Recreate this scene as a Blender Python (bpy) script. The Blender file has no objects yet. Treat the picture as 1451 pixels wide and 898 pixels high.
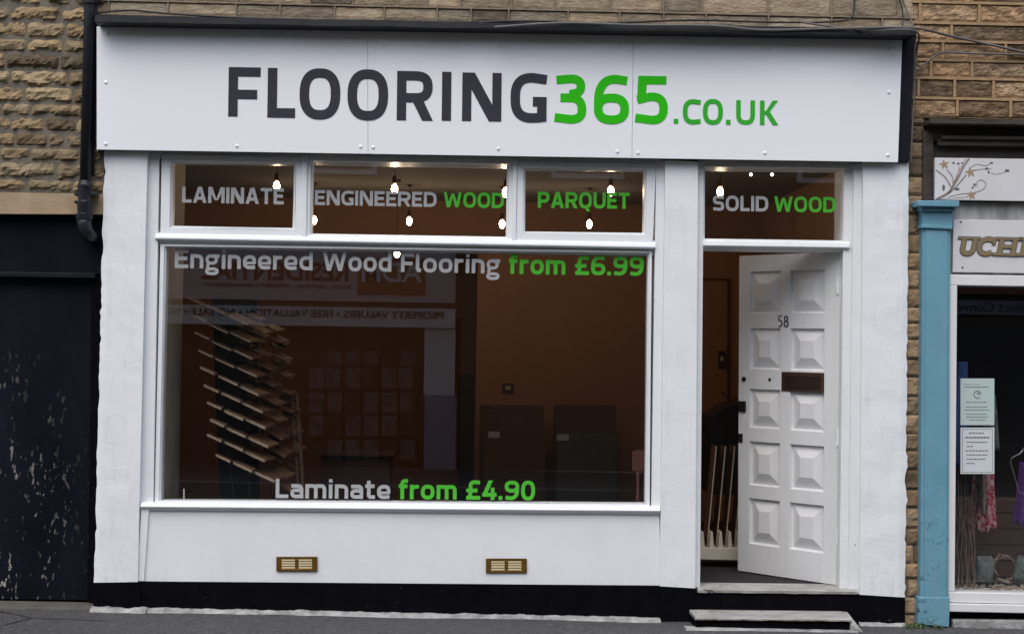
import bpy, bmesh, math, random
from mathutils import Vector, Matrix, noise
random.seed(7)
S = bpy.context.scene
C = S.collection
# ------------------------------------------------------------------ camera
D = 9.6; EYE = 1.565; F = 2250.0
YAW = math.radians(1.8); PITCH = math.radians(1.35); ROLL = 0.0155
fw = Vector((math.sin(YAW)*math.cos(PITCH), math.cos(YAW)*math.cos(PITCH), math.sin(PITCH)))
r0 = Vector((math.cos(YAW), -math.sin(YAW), 0)); u0 = r0.cross(fw)
rt = r0*math.cos(ROLL) + u0*math.sin(ROLL); up = u0*math.cos(ROLL) - r0*math.sin(ROLL)
CAM = Vector((0, -D, EYE))
cd = bpy.data.cameras.new('camera'); cam = bpy.data.objects.new('camera', cd); C.objects.link(cam)
M = Matrix((rt, up, -fw)).transposed().to_4x4(); M.translation = CAM; cam.matrix_world = M
cd.sensor_width = 36; cd.lens = F/1451*36; cd.clip_end = 2000; S.camera = cam

def ray(px, py): return fw*F + rt*(px-725.5) - up*(py-449.0)
def P(px, py, Y=0.0):
    d = ray(px, py); t = (Y+D)/d.y
    return CAM + d*t
def PP(px, py, p0, n):
    d = ray(px, py); t = (p0-CAM).dot(n)/d.dot(n)
    return CAM + d*t

# ------------------------------------------------------------------ materials
def srgb(r, g, b):
    f = lambda c: (c/255/12.92) if c/255 <= .04045 else ((c/255+.055)/1.055)**2.4
    return (f(r), f(g), f(b))
MATS = {}
def mat(name, col, rough=.6, col2=None, nscale=6., ncon=.5, bump=0., bscale=60., metal=0., spec=.5,
        vcol=False, chips=None, stretch=(1, 1, 1), bump2=0., b2scale=8., coat=0., grime=0.):
    m = bpy.data.materials.new(name); m.use_nodes = True; nt = m.node_tree; N = nt.nodes; L = nt.links
    b = N['Principled BSDF']; b.inputs['Roughness'].default_value = rough; b.inputs['Metallic'].default_value = metal
    b.inputs['Specular IOR Level'].default_value = spec; b.inputs['Coat Weight'].default_value = coat
    tc = N.new('ShaderNodeTexCoord'); mp = N.new('ShaderNodeMapping'); mp.inputs['Scale'].default_value = stretch
    L.new(tc.outputs['Object'], mp.inputs['Vector'])
    out = None
    def rgb(c):
        n = N.new('ShaderNodeRGB'); n.outputs[0].default_value = (*c, 1); return n.outputs[0]
    def noi(sc, det=6, ro=.6):
        n = N.new('ShaderNodeTexNoise'); n.inputs['Scale'].default_value = sc; n.inputs['Detail'].default_value = det
        n.inputs['Roughness'].default_value = ro; L.new(mp.outputs[0], n.inputs['Vector']); return n.outputs['Fac']
    def ramp(x, a, c):
        n = N.new('ShaderNodeMapRange'); n.inputs[1].default_value = a; n.inputs[2].default_value = c
        n.clamp = True; L.new(x, n.inputs[0]); return n.outputs[0]
    def mix(f, a, c, mode='MIX'):
        n = N.new('ShaderNodeMix'); n.data_type = 'RGBA'; n.blend_type = mode
        if isinstance(f, float): n.inputs[0].default_value = f
        else: L.new(f, n.inputs[0])
        L.new(a, n.inputs[6]); L.new(c, n.inputs[7]); return n.outputs[2]
    if vcol:
        a = N.new('ShaderNodeVertexColor'); a.layer_name = 'Col'; out = a.outputs[0]
        if col2 is not None:
            out = mix(ramp(noi(nscale), .5-ncon/2, .5+ncon/2), out, mix(1.0, out, rgb(col2), 'MULTIPLY'))
    elif col2 is not None:
        out = mix(ramp(noi(nscale), .5-ncon/2, .5+ncon/2), rgb(col), rgb(col2))
    else:
        out = rgb(col)
    for ch in (chips or []):   # (colour, scale, threshold, zlow, zhigh)
        cc, sc, th, z0, z1 = ch[:5]
        f = ramp(noi(sc, 4, .55), th, th+.02)
        sp = N.new('ShaderNodeSeparateXYZ'); L.new(tc.outputs['Object'], sp.inputs[0])
        g = N.new('ShaderNodeMapRange'); g.inputs[1].default_value = z0; g.inputs[2].default_value = z1
        g.inputs[3].default_value = 1; g.inputs[4].default_value = 0; L.new(sp.outputs[2], g.inputs[0])
        f2 = ramp(noi(sc*.16, 2, .5), .46, .60)
        if len(ch) > 5:
            gx = N.new('ShaderNodeMapRange'); gx.inputs[1].default_value = ch[5]; gx.inputs[2].default_value = ch[6]; gx.inputs[3].default_value = 1; gx.inputs[4].default_value = .06
            L.new(sp.outputs[0], gx.inputs[0]); mx = N.new('ShaderNodeMath'); mx.operation = 'MULTIPLY'; L.new(g.outputs[0], mx.inputs[0]); L.new(gx.outputs[0], mx.inputs[1]); g = mx
        mm = N.new('ShaderNodeMath'); mm.operation = 'MULTIPLY'; L.new(f, mm.inputs[0]); L.new(g.outputs[0], mm.inputs[1])
        m2 = N.new('ShaderNodeMath'); m2.operation = 'MULTIPLY'; L.new(mm.outputs[0], m2.inputs[0]); L.new(f2, m2.inputs[1])
        out = mix(m2.outputs[0], out, rgb(cc))
    if grime:      # drips, splashes near the ground and old brush-over patches
        st = N.new('ShaderNodeMapping'); st.inputs['Scale'].default_value = (1, 1, .16); L.new(tc.outputs['Object'], st.inputs['Vector'])
        n1 = N.new('ShaderNodeTexNoise'); n1.inputs['Scale'].default_value = 22; n1.inputs['Detail'].default_value = 6; L.new(st.outputs[0], n1.inputs['Vector'])
        d1 = ramp(n1.outputs['Fac'], .54, .78)
        sp = N.new('ShaderNodeSeparateXYZ'); L.new(tc.outputs['Object'], sp.inputs[0])
        g = N.new('ShaderNodeMapRange'); g.inputs[1].default_value = .1; g.inputs[2].default_value = .55; g.inputs[3].default_value = 1; g.inputs[4].default_value = 0; L.new(sp.outputs[2], g.inputs[0])
        n2 = ramp(noi(34, 5), .50, .72)
        a1 = N.new('ShaderNodeMath'); a1.operation = 'MULTIPLY'; L.new(g.outputs[0], a1.inputs[0]); L.new(n2, a1.inputs[1])
        a2 = N.new('ShaderNodeMath'); a2.operation = 'MULTIPLY_ADD'; a2.inputs[1].default_value = .55; L.new(d1, a2.inputs[0]); L.new(a1.outputs[0], a2.inputs[2])
        a3 = N.new('ShaderNodeMath'); a3.operation = 'MULTIPLY'; a3.inputs[1].default_value = grime; a3.use_clamp = True; L.new(a2.outputs[0], a3.inputs[0])
        out = mix(a3.outputs[0], out, rgb((.40, .40, .385)))
    L.new(out, b.inputs['Base Color'])
    if bump:
        bn = N.new('ShaderNodeBump'); bn.inputs['Strength'].default_value = bump; bn.inputs['Distance'].default_value = .01
        L.new(noi(bscale, 5), bn.inputs['Height'])
        if bump2:
            b2 = N.new('ShaderNodeBump'); b2.inputs['Strength'].default_value = bump2; b2.inputs['Distance'].default_value = .02
            L.new(noi(b2scale, 3), b2.inputs['Height']); L.new(b2.outputs[0], bn.inputs['Normal'])
        L.new(bn.outputs[0], b.inputs['Normal'])
    MATS[name] = m; return m
mat('white_render', (.775, .80, .82), .6, (.72, .745, .765), 3, .5, grime=.38, bump=.14, bscale=40, bump2=.14, b2scale=5)
mat('white_gloss', (.785, .81, .83), .35, (.73, .755, .775), 4, .6, grime=.13, bump=.05, bscale=30)
mat('white_door', (.70, .71, .715), .33, (.65, .655, .66), 5, .6, grime=.25, bump=.05, bscale=30, chips=[((.12, .12, .12), 26, .70, -1, 2.3)])
mat('white_jamb', (.77, .79, .80), .4, (.70, .72, .73), 5, .6, grime=.4, bump=.05, bscale=30, chips=[((.06, .06, .06), 40, .68, 0, 1.6)])
mat('sign_white', (.79, .81, .835), .4, bump=.01, bscale=3)
mat('cap_white', (.80, .80, .82), .25)
mat('letter_dark', srgb(52, 52, 62), .5, spec=.2)
mat('letter_green', srgb(40, 182, 5), .5, spec=.2)
mat('letter_green2', srgb(48, 168, 45), .5, spec=.2)
mat('vinyl_grey', (.36, .37, .375), .7, spec=.2)
mat('vinyl_green', (.065, .42, .03), .7, spec=.2)
mat('black_board', (.008, .009, .013), .5, (.012, .013, .018), 8, .5, bump=.1, bscale=20, spec=.12)
mat('flashing', (.010, .011, .014), .5, (.024, .024, .028), 5, .4, bump=.3, bscale=14, spec=.2)
mat('black_plinth', (.002, .002, .0035), .7, (.005, .005, .007), 10, .5, spec=.03, bump=.3, bscale=40, chips=[((.2, .2, .2), 45, .70, -1, 1)])
mat('black_door', (.002, .003, .005), .6, (.010, .0125, .019), 1.3, .35, bump=.25, bscale=22, spec=.04,
    stretch=(1, 1, .5), chips=[((.30, .29, .26), 40, .60, .5, 1.6, -2.68, -2.30), ((.16, .15, .14), 60, .70, .2, 1.9)])
mat('pipe_black', (.008, .009, .014), .38, (.018, .019, .026), 12, .5, bump=.25, bscale=35, spec=.35)
mat('stone_rough', (1, 1, 1), .9, (.50, .48, .45), 14, .5, bump=.7, bscale=70, vcol=True, bump2=.4, b2scale=16)
mat('stone_strap', (1, 1, 1), .9, (.30, .27, .24), 26, .36, bump=.8, bscale=70, vcol=True, stretch=(.7, 1, 1.7), bump2=.8, b2scale=24)
mat('stone_ashlar', (1, 1, 1), .9, (.55, .5, .45), 22, .4, bump=.8, bscale=60, vcol=True, stretch=(.6, 1, 1.6), bump2=.5, b2scale=20)
mat('mortar_grey', (.19, .165, .13), .95, (.11, .095, .075), 12, .5, bump=.8, bscale=50)
mat('mortar_tan', (.40, .265, .14), .95, (.28, .185, .10), 9, .5, bump=.6, bscale=60)
mat('mortar_pale', (.28, .225, .16), .95, (.18, .145, .10), 9, .5, bump=.6, bscale=60)
mat('lintel', (.40, .30, .19), .85, (.30, .22, .14), 7, .5, bump=.3, bscale=60)
mat('brass', (.32, .17, .035), .38, (.20, .10, .02), 30, .5, metal=.8)
mat('brass_pale', (.80, .68, .40), .42, metal=.25)
mat('vent_dark', (.10, .055, .012), .6)
mat('bronze', (.14, .078, .05), .3, (.09, .05, .035), 20, .5, metal=.8)
mat('bronze_dark', (.06, .032, .02), .3, (.035, .02, .013), 20, .5, metal=.6)
mat('ironmongery', (.008, .008, .008), .35)
mat('number_black', (.03, .028, .03), .5)
mat('chrome', (.35, .35, .36), .35, metal=.9)
mat('tread', (.44, .43, .40), .85, (.16, .15, .14), 9, .6, bump=.7, bscale=55, stretch=(.6, 1, 1), chips=[((.05, .05, .05), 24, .60, 5, 6)])
mat('fillet', (.42, .42, .41), .9, (.15, .15, .14), 11, .4, bump=1, bscale=45, bump2=.6, b2scale=16)
mat('asphalt', (.078, .078, .082), .75, (.030, .030, .033), 55, .3, bump=1, bscale=120, bump2=.5, b2scale=5,
    chips=[((.24, .24, .24), 110, .60, 5, 6), ((.014, .014, .014), 40, .60, 5, 6)])
mat('road_asphalt', (.05, .05, .052), .8, (.035, .035, .037), 30, .4, bump=.8, bscale=150)
mat('slab_stone', (.10, .09, .075), .85, (.055, .05, .042), 9, .5, bump=.7, bscale=35)
mat('kerbstone', (.22, .21, .20), .85, (.16, .15, .14), 9, .5, bump=.5, bscale=35)
mat('line_paint', (.6, .45, .05), .7)
mat('teal', (.145, .335, .43), .5, (.115, .27, .35), 4, .5, bump=.12, bscale=25,
    chips=[((.02, .035, .045), 30, .565, -.1, .9), ((.35, .36, .34), 37, .62, -.1, .7)], grime=.15)
mat('grimy_wood', (.020, .016, .013), .85, (.065, .052, .042), 9, .35, bump=.9, bscale=25, stretch=(.4, 1, 1.4))
mat('dirty_white', (.52, .52, .52), .6, (.12, .12, .12), 6, .55, bump=.15, bscale=30, stretch=(2.2, 1, .5))
mat('board_white', (.62, .62, .635), .5, (.56, .56, .57), 6, .5, bump=.03, bscale=10)
mat('upvc', (.74, .74, .75), .3, (.66, .66, .67), 5, .5)
mat('vine_grey', (.12, .10, .11), .6)
mat('vine_gold', (.34, .23, .13), .6)
mat('gold', (.21, .155, .075), .5)
mat('cable_black', (.012, .012, .012), .5)
mat('cable_grey', (.10, .095, .09), .6)
mat('room_wall', (.40, .21, .125), .85, (.35, .185, .11), 3, .5, bump=.1, bscale=20)
mat('room_cream', (.36, .32, .26), .85, (.25, .22, .18), 4, .5, bump=.3, bscale=12)
mat('ceiling_paint', (.30, .27, .25), .9, (.28, .25, .23), 2, .5)
mat('dark_floor', (.02, .017, .015), .5, (.035, .028, .022), 8, .5)
mat('mat_black', (.008, .008, .009), .9, bump=.6, bscale=120)
mat('oak_edge', (.50, .41, .31), .6, (.34, .27, .20), 20, .5, stretch=(1, 1, 4))
mat('walnut', (.11, .055, .033), .55, (.10, .045, .025), 12, .5, stretch=(4, 1, .4))
mat('oak_mid', (.17, .105, .063), .55, (.20, .12, .07), 12, .5, stretch=(4, 1, .4))
mat('grey_oak', (.10, .10, .085), .6, (.07, .07, .06), 12, .5, stretch=(4, 1, .4))
mat('rack_black', (.01, .01, .01), .5)
mat('tag_paper', (.55, .52, .50), .7)
mat('card_grey', (.20, .18, .18), .7, (.08, .08, .09), 6, .1)
mat('pink_paper', (.45, .20, .17), .7)
mat('cream_plastic', (.6, .55, .45), .5)
mat('panel_dark', (.06, .035, .025), .5)
mat('green_paper', (.42, .52, .50), .75)
mat('white_paper', (.56, .60, .62), .75)
mat('ink', (.12, .13, .14), .8)
mat('shop_dark', (.03, .024, .024), .9)
mat('wood_slat', (.09, .05, .03), .7, (.055, .03, .02), 8, .5, stretch=(.4, 1, 3))
mat('red_cloth', (.38, .02, .06), .85, (.60, .42, .42), 38, .12)
mat('cream_cloth', (.34, .30, .24), .9, (.12, .10, .08), 30, .25)
mat('purple_cloth', (.10, .04, .20), .85)
mat('blue_cloth', (.04, .10, .30), .85)
mat('grey_cloth', (.15, .19, .18), .9, (.06, .08, .08), 30, .3)
mat('bark', (.17, .12, .09), .9, (.08, .055, .04), 20, .5)
mat('pebble', (.32, .27, .21), .8, (.18, .15, .12), 30, .5)
mat('opp_render', (.74, .60, .56), .7, (.66, .54, .50), 5, .5)
mat('opp_white', (.82, .76, .75), .6)
mat('opp_stone', (.16, .105, .065), .9, (.10, .065, .04), 5, .5)
mat('opp_dark', (.02, .018, .018), .4)
mat('opp_red', (.22, .05, .04), .6)
mat('opp_orange', (.42, .14, .05), .6)
mat('opp_blue', (.30, .31, .42), .6)
mat('leaf', (.05, .09, .025), .6)
def emis(name, col, s):
    m = bpy.data.materials.new(name); m.use_nodes = True; b = m.node_tree.nodes['Principled BSDF']
    b.inputs['Base Color'].default_value = (*col, 1); b.inputs['Emission Color'].default_value = (*col, 1)
    b.inputs['Emission Strength'].default_value = s; MATS[name] = m
emis('bulb_glow', (1, .74, .48), 55)
emis('spot_glow', (1, .85, .65), 8)
def glassmat(name, f0, gain, tint):
    m = bpy.data.materials.new(name); m.use_nodes = True; nt = m.node_tree; N = nt.nodes; L = nt.links; N.clear()
    o = N.new('ShaderNodeOutputMaterial'); mx = N.new('ShaderNodeMixShader'); t = N.new('ShaderNodeBsdfTransparent')
    t.inputs[0].default_value = (*tint, 1); g = N.new('ShaderNodeBsdfGlossy'); g.inputs['Roughness'].default_value = .0
    lw = N.new('ShaderNodeLayerWeight'); lw.inputs[0].default_value = .5
    p = N.new('ShaderNodeMath'); p.operation = 'POWER'; p.inputs[1].default_value = 5; L.new(lw.outputs['Facing'], p.inputs[0])
    q = N.new('ShaderNodeMath'); q.operation = 'MULTIPLY_ADD'; q.inputs[1].default_value = 1-f0; q.inputs[2].default_value = f0
    q.use_clamp = True; L.new(p.outputs[0], q.inputs[0])
    L.new(q.outputs[0], mx.inputs[0]); L.new(t.outputs[0], mx.inputs[1]); L.new(g.outputs[0], mx.inputs[2]); L.new(mx.outputs[0], o.inputs[0])
    MATS[name] = m
glassmat('glass', .08, 1, (.97, .965, .96))

# ------------------------------------------------------------------ mesh helpers
class MB:
    def __init__(s): s.v = []; s.f = []; s.c = []
    def add(s, vs, fs, col=None):
        o = len(s.v); s.v += [tuple(v) for v in vs]; s.f += [tuple(i+o for i in f) for f in fs]
        s.c += [col or (1, 1, 1)]*len(fs)
    def prism(s, front, back, col=None):
        n = len(front)
        fs = [tuple(range(n))[::-1] if False else tuple(range(n)), tuple(range(2*n-1, n-1, -1))]
        for i in range(n):
            j = (i+1) % n; fs.append((i, i+n, j+n, j))
        s.add(list(front)+list(back), fs, col)
    def qpx(s, pts, yf, yb, col=None):       # outline read off the picture at depth yf, squared back to yb
        fr = [P(x, y, yf) for x, y in pts]; s.prism(fr, [Vector((p.x, yb, p.z)) for p in fr], col)
    def rpx(s, x0, y0, x1, y1, yf, yb, col=None): s.qpx([(x0, y0), (x0, y1), (x1, y1), (x1, y0)], yf, yb, col)
    def box(s, x0, x1, y0, y1, z0, z1, col=None):
        s.prism([(x0, y0, z0), (x1, y0, z0), (x1, y0, z1), (x0, y0, z1)], [(x0, y1, z0), (x1, y1, z0), (x1, y1, z1), (x0, y1, z1)], col)
    def tube(s, pts, r, n=8, caps=True):
        pts = [Vector(p) for p in pts]; rs = r if isinstance(r, (list, tuple)) else [r]*len(pts); o = len(s.v); prev = None
        for i, p in enumerate(pts):
            d = (pts[min(i+1, len(pts)-1)]-pts[max(i-1, 0)]).normalized()
            a = d.orthogonal().normalized() if prev is None else (prev - d*prev.dot(d)).normalized(); prev = a
            b = d.cross(a)
            for k in range(n):
                t = 2*math.pi*k/n; s.v.append(tuple(p+(a*math.cos(t)+b*math.sin(t))*rs[i]))
        for i in range(len(pts)-1):
            for k in range(n):
                k2 = (k+1) % n; s.f.append((o+i*n+k, o+i*n+k2, o+(i+1)*n+k2, o+(i+1)*n+k)); s.c.append((1, 1, 1))
        if caps:
            s.f.append(tuple(o+k for k in range(n))[::-1]); s.f.append(tuple(o+(len(pts)-1)*n+k for k in range(n))); s.c += [(1, 1, 1)]*2
    def ball(s, c, rx, ry=None, rz=None, n=12, m=8):
        ry = ry or rx; rz = rz or rx; c = Vector(c); vs = []; fs = []
        for i in range(m+1):
            a = math.pi*i/m
            for k in range(n):
                t = 2*math.pi*k/n; vs.append((c.x+rx*math.sin(a)*math.cos(t), c.y+ry*math.sin(a)*math.sin(t), c.z+rz*math.cos(a)))
        for i in range(m):
            for k in range(n):
                k2 = (k+1) % n; fs.append((i*n+k, (i+1)*n+k, (i+1)*n+k2, i*n+k2))
        s.add(vs, fs)
    def build(s, name, material, parent=None, bevel=0, smooth=False, label=None, kind=None, cat=None, group=None):
        me = bpy.data.meshes.new(name); me.from_pydata(s.v, [], s.f); me.materials.append(MATS[material])
        bm = bmesh.new(); bm.from_mesh(me); bmesh.ops.remove_doubles(bm, verts=bm.verts, dist=1e-6)
        bmesh.ops.recalc_face_normals(bm, faces=bm.faces) if len(s.c) == len(bm.faces) or True else None
        cl = None
        if any(c != (1, 1, 1) for c in s.c) and len(bm.faces) == len(s.c):
            cl = bm.loops.layers.float_color.new('Col'); bm.faces.ensure_lookup_table()
            for i, f in enumerate(bm.faces):
                for l in f.loops: l[cl] = (*s.c[i], 1)
        if smooth:
            for f in bm.faces: f.smooth = True
        bm.to_mesh(me); bm.free()
        o = bpy.data.objects.new(name, me); C.objects.link(o)
        if parent is not None:
            o.parent = parent
            o.matrix_parent_inverse = parent.matrix_world.inverted() if parent.type == 'EMPTY' else Matrix.Identity(4)
        if bevel:
            b = o.modifiers.new('bevel', 'BEVEL'); b.width = bevel; b.segments = 2; b.limit_method = 'ANGLE'; b.angle_limit = .6
        if label: o['label'] = label
        if kind: o['kind'] = kind
        if cat: o['category'] = cat
        if group: o['group'] = group
        return o
def thing(name, label, cat, loc, group=None):
    o = bpy.data.objects.new(name, None); C.objects.link(o); o.location = loc; o.matrix_world = Matrix.Translation(loc)
    o.empty_display_size = .1; o['label'] = label; o['category'] = cat
    if group: o['group'] = group
    return o
def nz(x, y, z=0, s=1.): return noise.noise(Vector((x*s, y*s, z*s)))

def slab(mb, pts, yf, yb, nx, nz_, amp, edge=(0, 0), seed=0, fr=5.):
    """flat masonry face with gentle relief; pts TL,BL,BR,TR in picture coordinates; edge: raggedness of left/right side"""
    tl, bl, br, tr = [P(x, y, yf) for x, y in pts]; g = []
    for j in range(nz_+1):
        v = j/nz_; row = []
        for i in range(nx+1):
            u = i/nx; p = (tl*(1-v)+bl*v)*(1-u)+(tr*(1-v)+br*v)*u
            e = 0
            if i == 0 and edge[0]: e = edge[0]*(nz(seed, p.z, 3, 9)+.6*nz(seed, p.z, 8, 30))
            if i == nx and edge[1]: e = edge[1]*(nz(seed+5, p.z, 3, 9)+.6*nz(seed, p.z, 8, 30))
            d = amp*(nz(p.x, p.z+seed, 0, fr)+.4*nz(p.x, p.z+seed, 4, fr*3))
            if (i == 0 and edge[0]) or (i == nx and edge[1]): d += .006
            row.append(Vector((p.x+e, yf+d, p.z)))
        g.append(row)
    vs = [p for r in g for p in r]; W = nx+1; fs = []
    for j in range(nz_):
        for i in range(nx): fs.append((j*W+i, (j+1)*W+i, (j+1)*W+i+1, j*W+i+1))
    border = [j*W for j in range(nz_+1)]+[nz_*W+i for i in range(1, nx+1)]+[j*W+nx for j in range(nz_-1, -1, -1)]+[i for i in range(nx-1, 0, -1)]
    o = len(vs); vs += [Vector((vs[k].x, yb, vs[k].z)) for k in border]; n = len(border)
    for k in range(n): fs.append((border[k], o+k, o+(k+1) % n, border[(k+1) % n]))
    mb.add(vs, fs)

def stone(mb, x0, x1, z0, z1, y, depth, rough, col, seed, style):
    nx = max(4, int((x1-x0)/.018)); nv = max(4, int((z1-z0)/.014)); vs = []
    for j in range(nv+1):
        v = j/nv
        for i in range(nx+1):
            u = i/nx; x = x0+(x1-x0)*u; z = z0+(z1-z0)*v
            ed = min(1, min(u, 1-u)*(x1-x0)/.016)
            n1 = nz(x, z+seed, seed, 16)+.6*nz(x, z, seed+9, 45)
            if style == 'pitch':
                lowcut = .10+.20*nz(x, seed, 1, 13)+.12*nz(x, seed, 6, 45)
                prof = min(1, max(0, (v-lowcut)/.09)) * (1-max(0, (v-.62)/.38)**1.5*.75)
                d = prof*(depth+rough*n1)*max(.15, ed)-(1-prof)*.004
                x += .006*nz(z, seed, 2, 30) if i in (0, nx) else 0
                z += .006*nz(x, seed, 3, 22) if j in (0, nv) else 0
            else:
                e2 = min(1, min(v, 1-v)*(z1-z0)/.01); d = (depth+rough*n1)*min(max(.2, ed), max(.2, e2))
            vs.append(Vector((x, y-d, z)))
    W = nx+1; fs = [(j*W+i, j*W+i+1, (j+1)*W+i+1, (j+1)*W+i) for j in range(nv) for i in range(nx)]
    b = [i for i in range(W)]+[j*W+nx for j in range(1, nv+1)]+[nv*W+i for i in range(nx-1, -1, -1)]+[j*W for j in range(nv-1, 0, -1)]
    o = len(vs); vs += [Vector((vs[k].x, y+.03, vs[k].z)) for k in b]; n = len(b)
    fs += [(b[k], o+k, o+(k+1) % n, b[(k+1) % n]) for k in range(n)]
    mb.add(vs, fs, col)
def colvar(base, v, rnd=random):
    k = 1+v*rnd.uniform(-1, 1); w = rnd.uniform(-.06, .06)
    return (base[0]*k*(1+w), base[1]*k, base[2]*k*(1-w))
def rib(mb, a, b, horiz, c, w, y):
    n = max(2, int((b-a)/.03)); pr = []
    for i in range(n+1):
        t = a+(b-a)*i/n; e = .0025*nz(t, c, 1, 20); f = .0018*nz(t, c, 6, 25)
        q = [(-w/2+f, y+.02), (-w/2+f, y+e), (w/2+f, y+e), (w/2+f, y+.02)]
        pr.append([(t, yy, c+k) if horiz else (c+k, yy, t) for k, yy in q])
    vs = [p for s_ in pr for p in s_]
    mb.add(vs, [(i*4+k, i*4+k+1, i*4+k+5, i*4+k+4) for i in range(n) for k in range(3)]+[(0, 1, 2, 3), tuple(n*4+k for k in range(4))])
def wall(mb, x0, x1, z0, z1, y, rh, sw, gap, depth, rough, base, style, var=.25, rows=None, darks=.12, ribs=None):
    z = z0; r = 0
    while z < z1-.01:
        h = (rows[r] if rows and r < len(rows) else rh*random.uniform(.88, 1.14)); h = min(h, z1-z)
        x = x0-random.uniform(0, sw*.9)
        if ribs is not None and r: rib(ribs, x0, x1, True, z, gap*.8, y-.014)
        while x < x1:
            w = sw*random.uniform(.6, 1.45); a, b = max(x, x0), min(x+w, x1)
            if b-a > .03:
                c = colvar(base, var)
                if random.random() < darks: c = tuple(k*.5 for k in c)
                if ribs is not None and b < x1: rib(ribs, z+gap/2, z+h-gap/2, False, b, gap*.8, y-.0135)
                stone(mb, a+gap/2, b-gap/2, z+gap/2, z+h-gap/2, y, depth, rough, c, random.uniform(0, 90), style)
            x += w
        z += h; r += 1

# ------------------------------------------------------------------ stroke lettering
def se(cx, cy, rx, ry, a0, a1, n=10, e=2.5):
    o = []
    for i in range(n+1):
        a = math.radians(a0+(a1-a0)*i/n); c, s = math.cos(a), math.sin(a)
        o.append((cx+rx*math.copysign(abs(c)**(2/e), c), cy+ry*math.copysign(abs(s)**(2/e), s)))
    return o
def strip(path, t, closed=False):
    pts = [path[0]]
    for p in path[1:]:
        if math.hypot(p[0]-pts[-1][0], p[1]-pts[-1][1]) > 1e-4: pts.append(p)
    if closed and math.hypot(pts[0][0]-pts[-1][0], pts[0][1]-pts[-1][1]) < 1e-3: pts.pop()
    n = len(pts); L = []; R = []
    for i in range(n):
        a = pts[(i-1) % n] if (closed or i > 0) else None; b = pts[(i+1) % n] if (closed or i < n-1) else None; p = pts[i]
        def un(q, r): d = math.hypot(r[0]-q[0], r[1]-q[1]) or 1; return ((r[0]-q[0])/d, (r[1]-q[1])/d)
        d1 = un(a, p) if a else un(p, b); d2 = un(p, b) if b else d1
        nx, ny = -(d1[1]+d2[1]), d1[0]+d2[0]; l = math.hypot(nx, ny) or 1; nx /= l; ny /= l
        k = max(.35, nx*-d1[1]+ny*d1[0]); m = t/2/k
        L.append((p[0]+nx*m, p[1]+ny*m)); R.append((p[0]-nx*m, p[1]-ny*m))
    q = [(L[i], R[i], R[(i+1) % n], L[(i+1) % n]) for i in range(n if closed else n-1)]
    return (q, closed)
XH = .74
WID = dict(zip('ABCDEFGHIKLMNOPQRSTUVWY', [.82, .72, .68, .78, .62, .60, .74, .8, .19, .76, .57, 1.0, .80, .82, .74, .82, .76, .70, .70, .78, .8, 1.16, .76]))
WID.update({'a': .58, 'd': .62, 'e': .60, 'f': .42, 'g': .64, 'i': .2, 'l': .25, 'm': .94, 'n': .60, 'o': .64, 'r': .42, 't': .44,
            '0': .68, '3': .64, '4': .70, '5': .66, '6': .70, '9': .70, '£': .68, '.': .20, ' ': .25})
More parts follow.
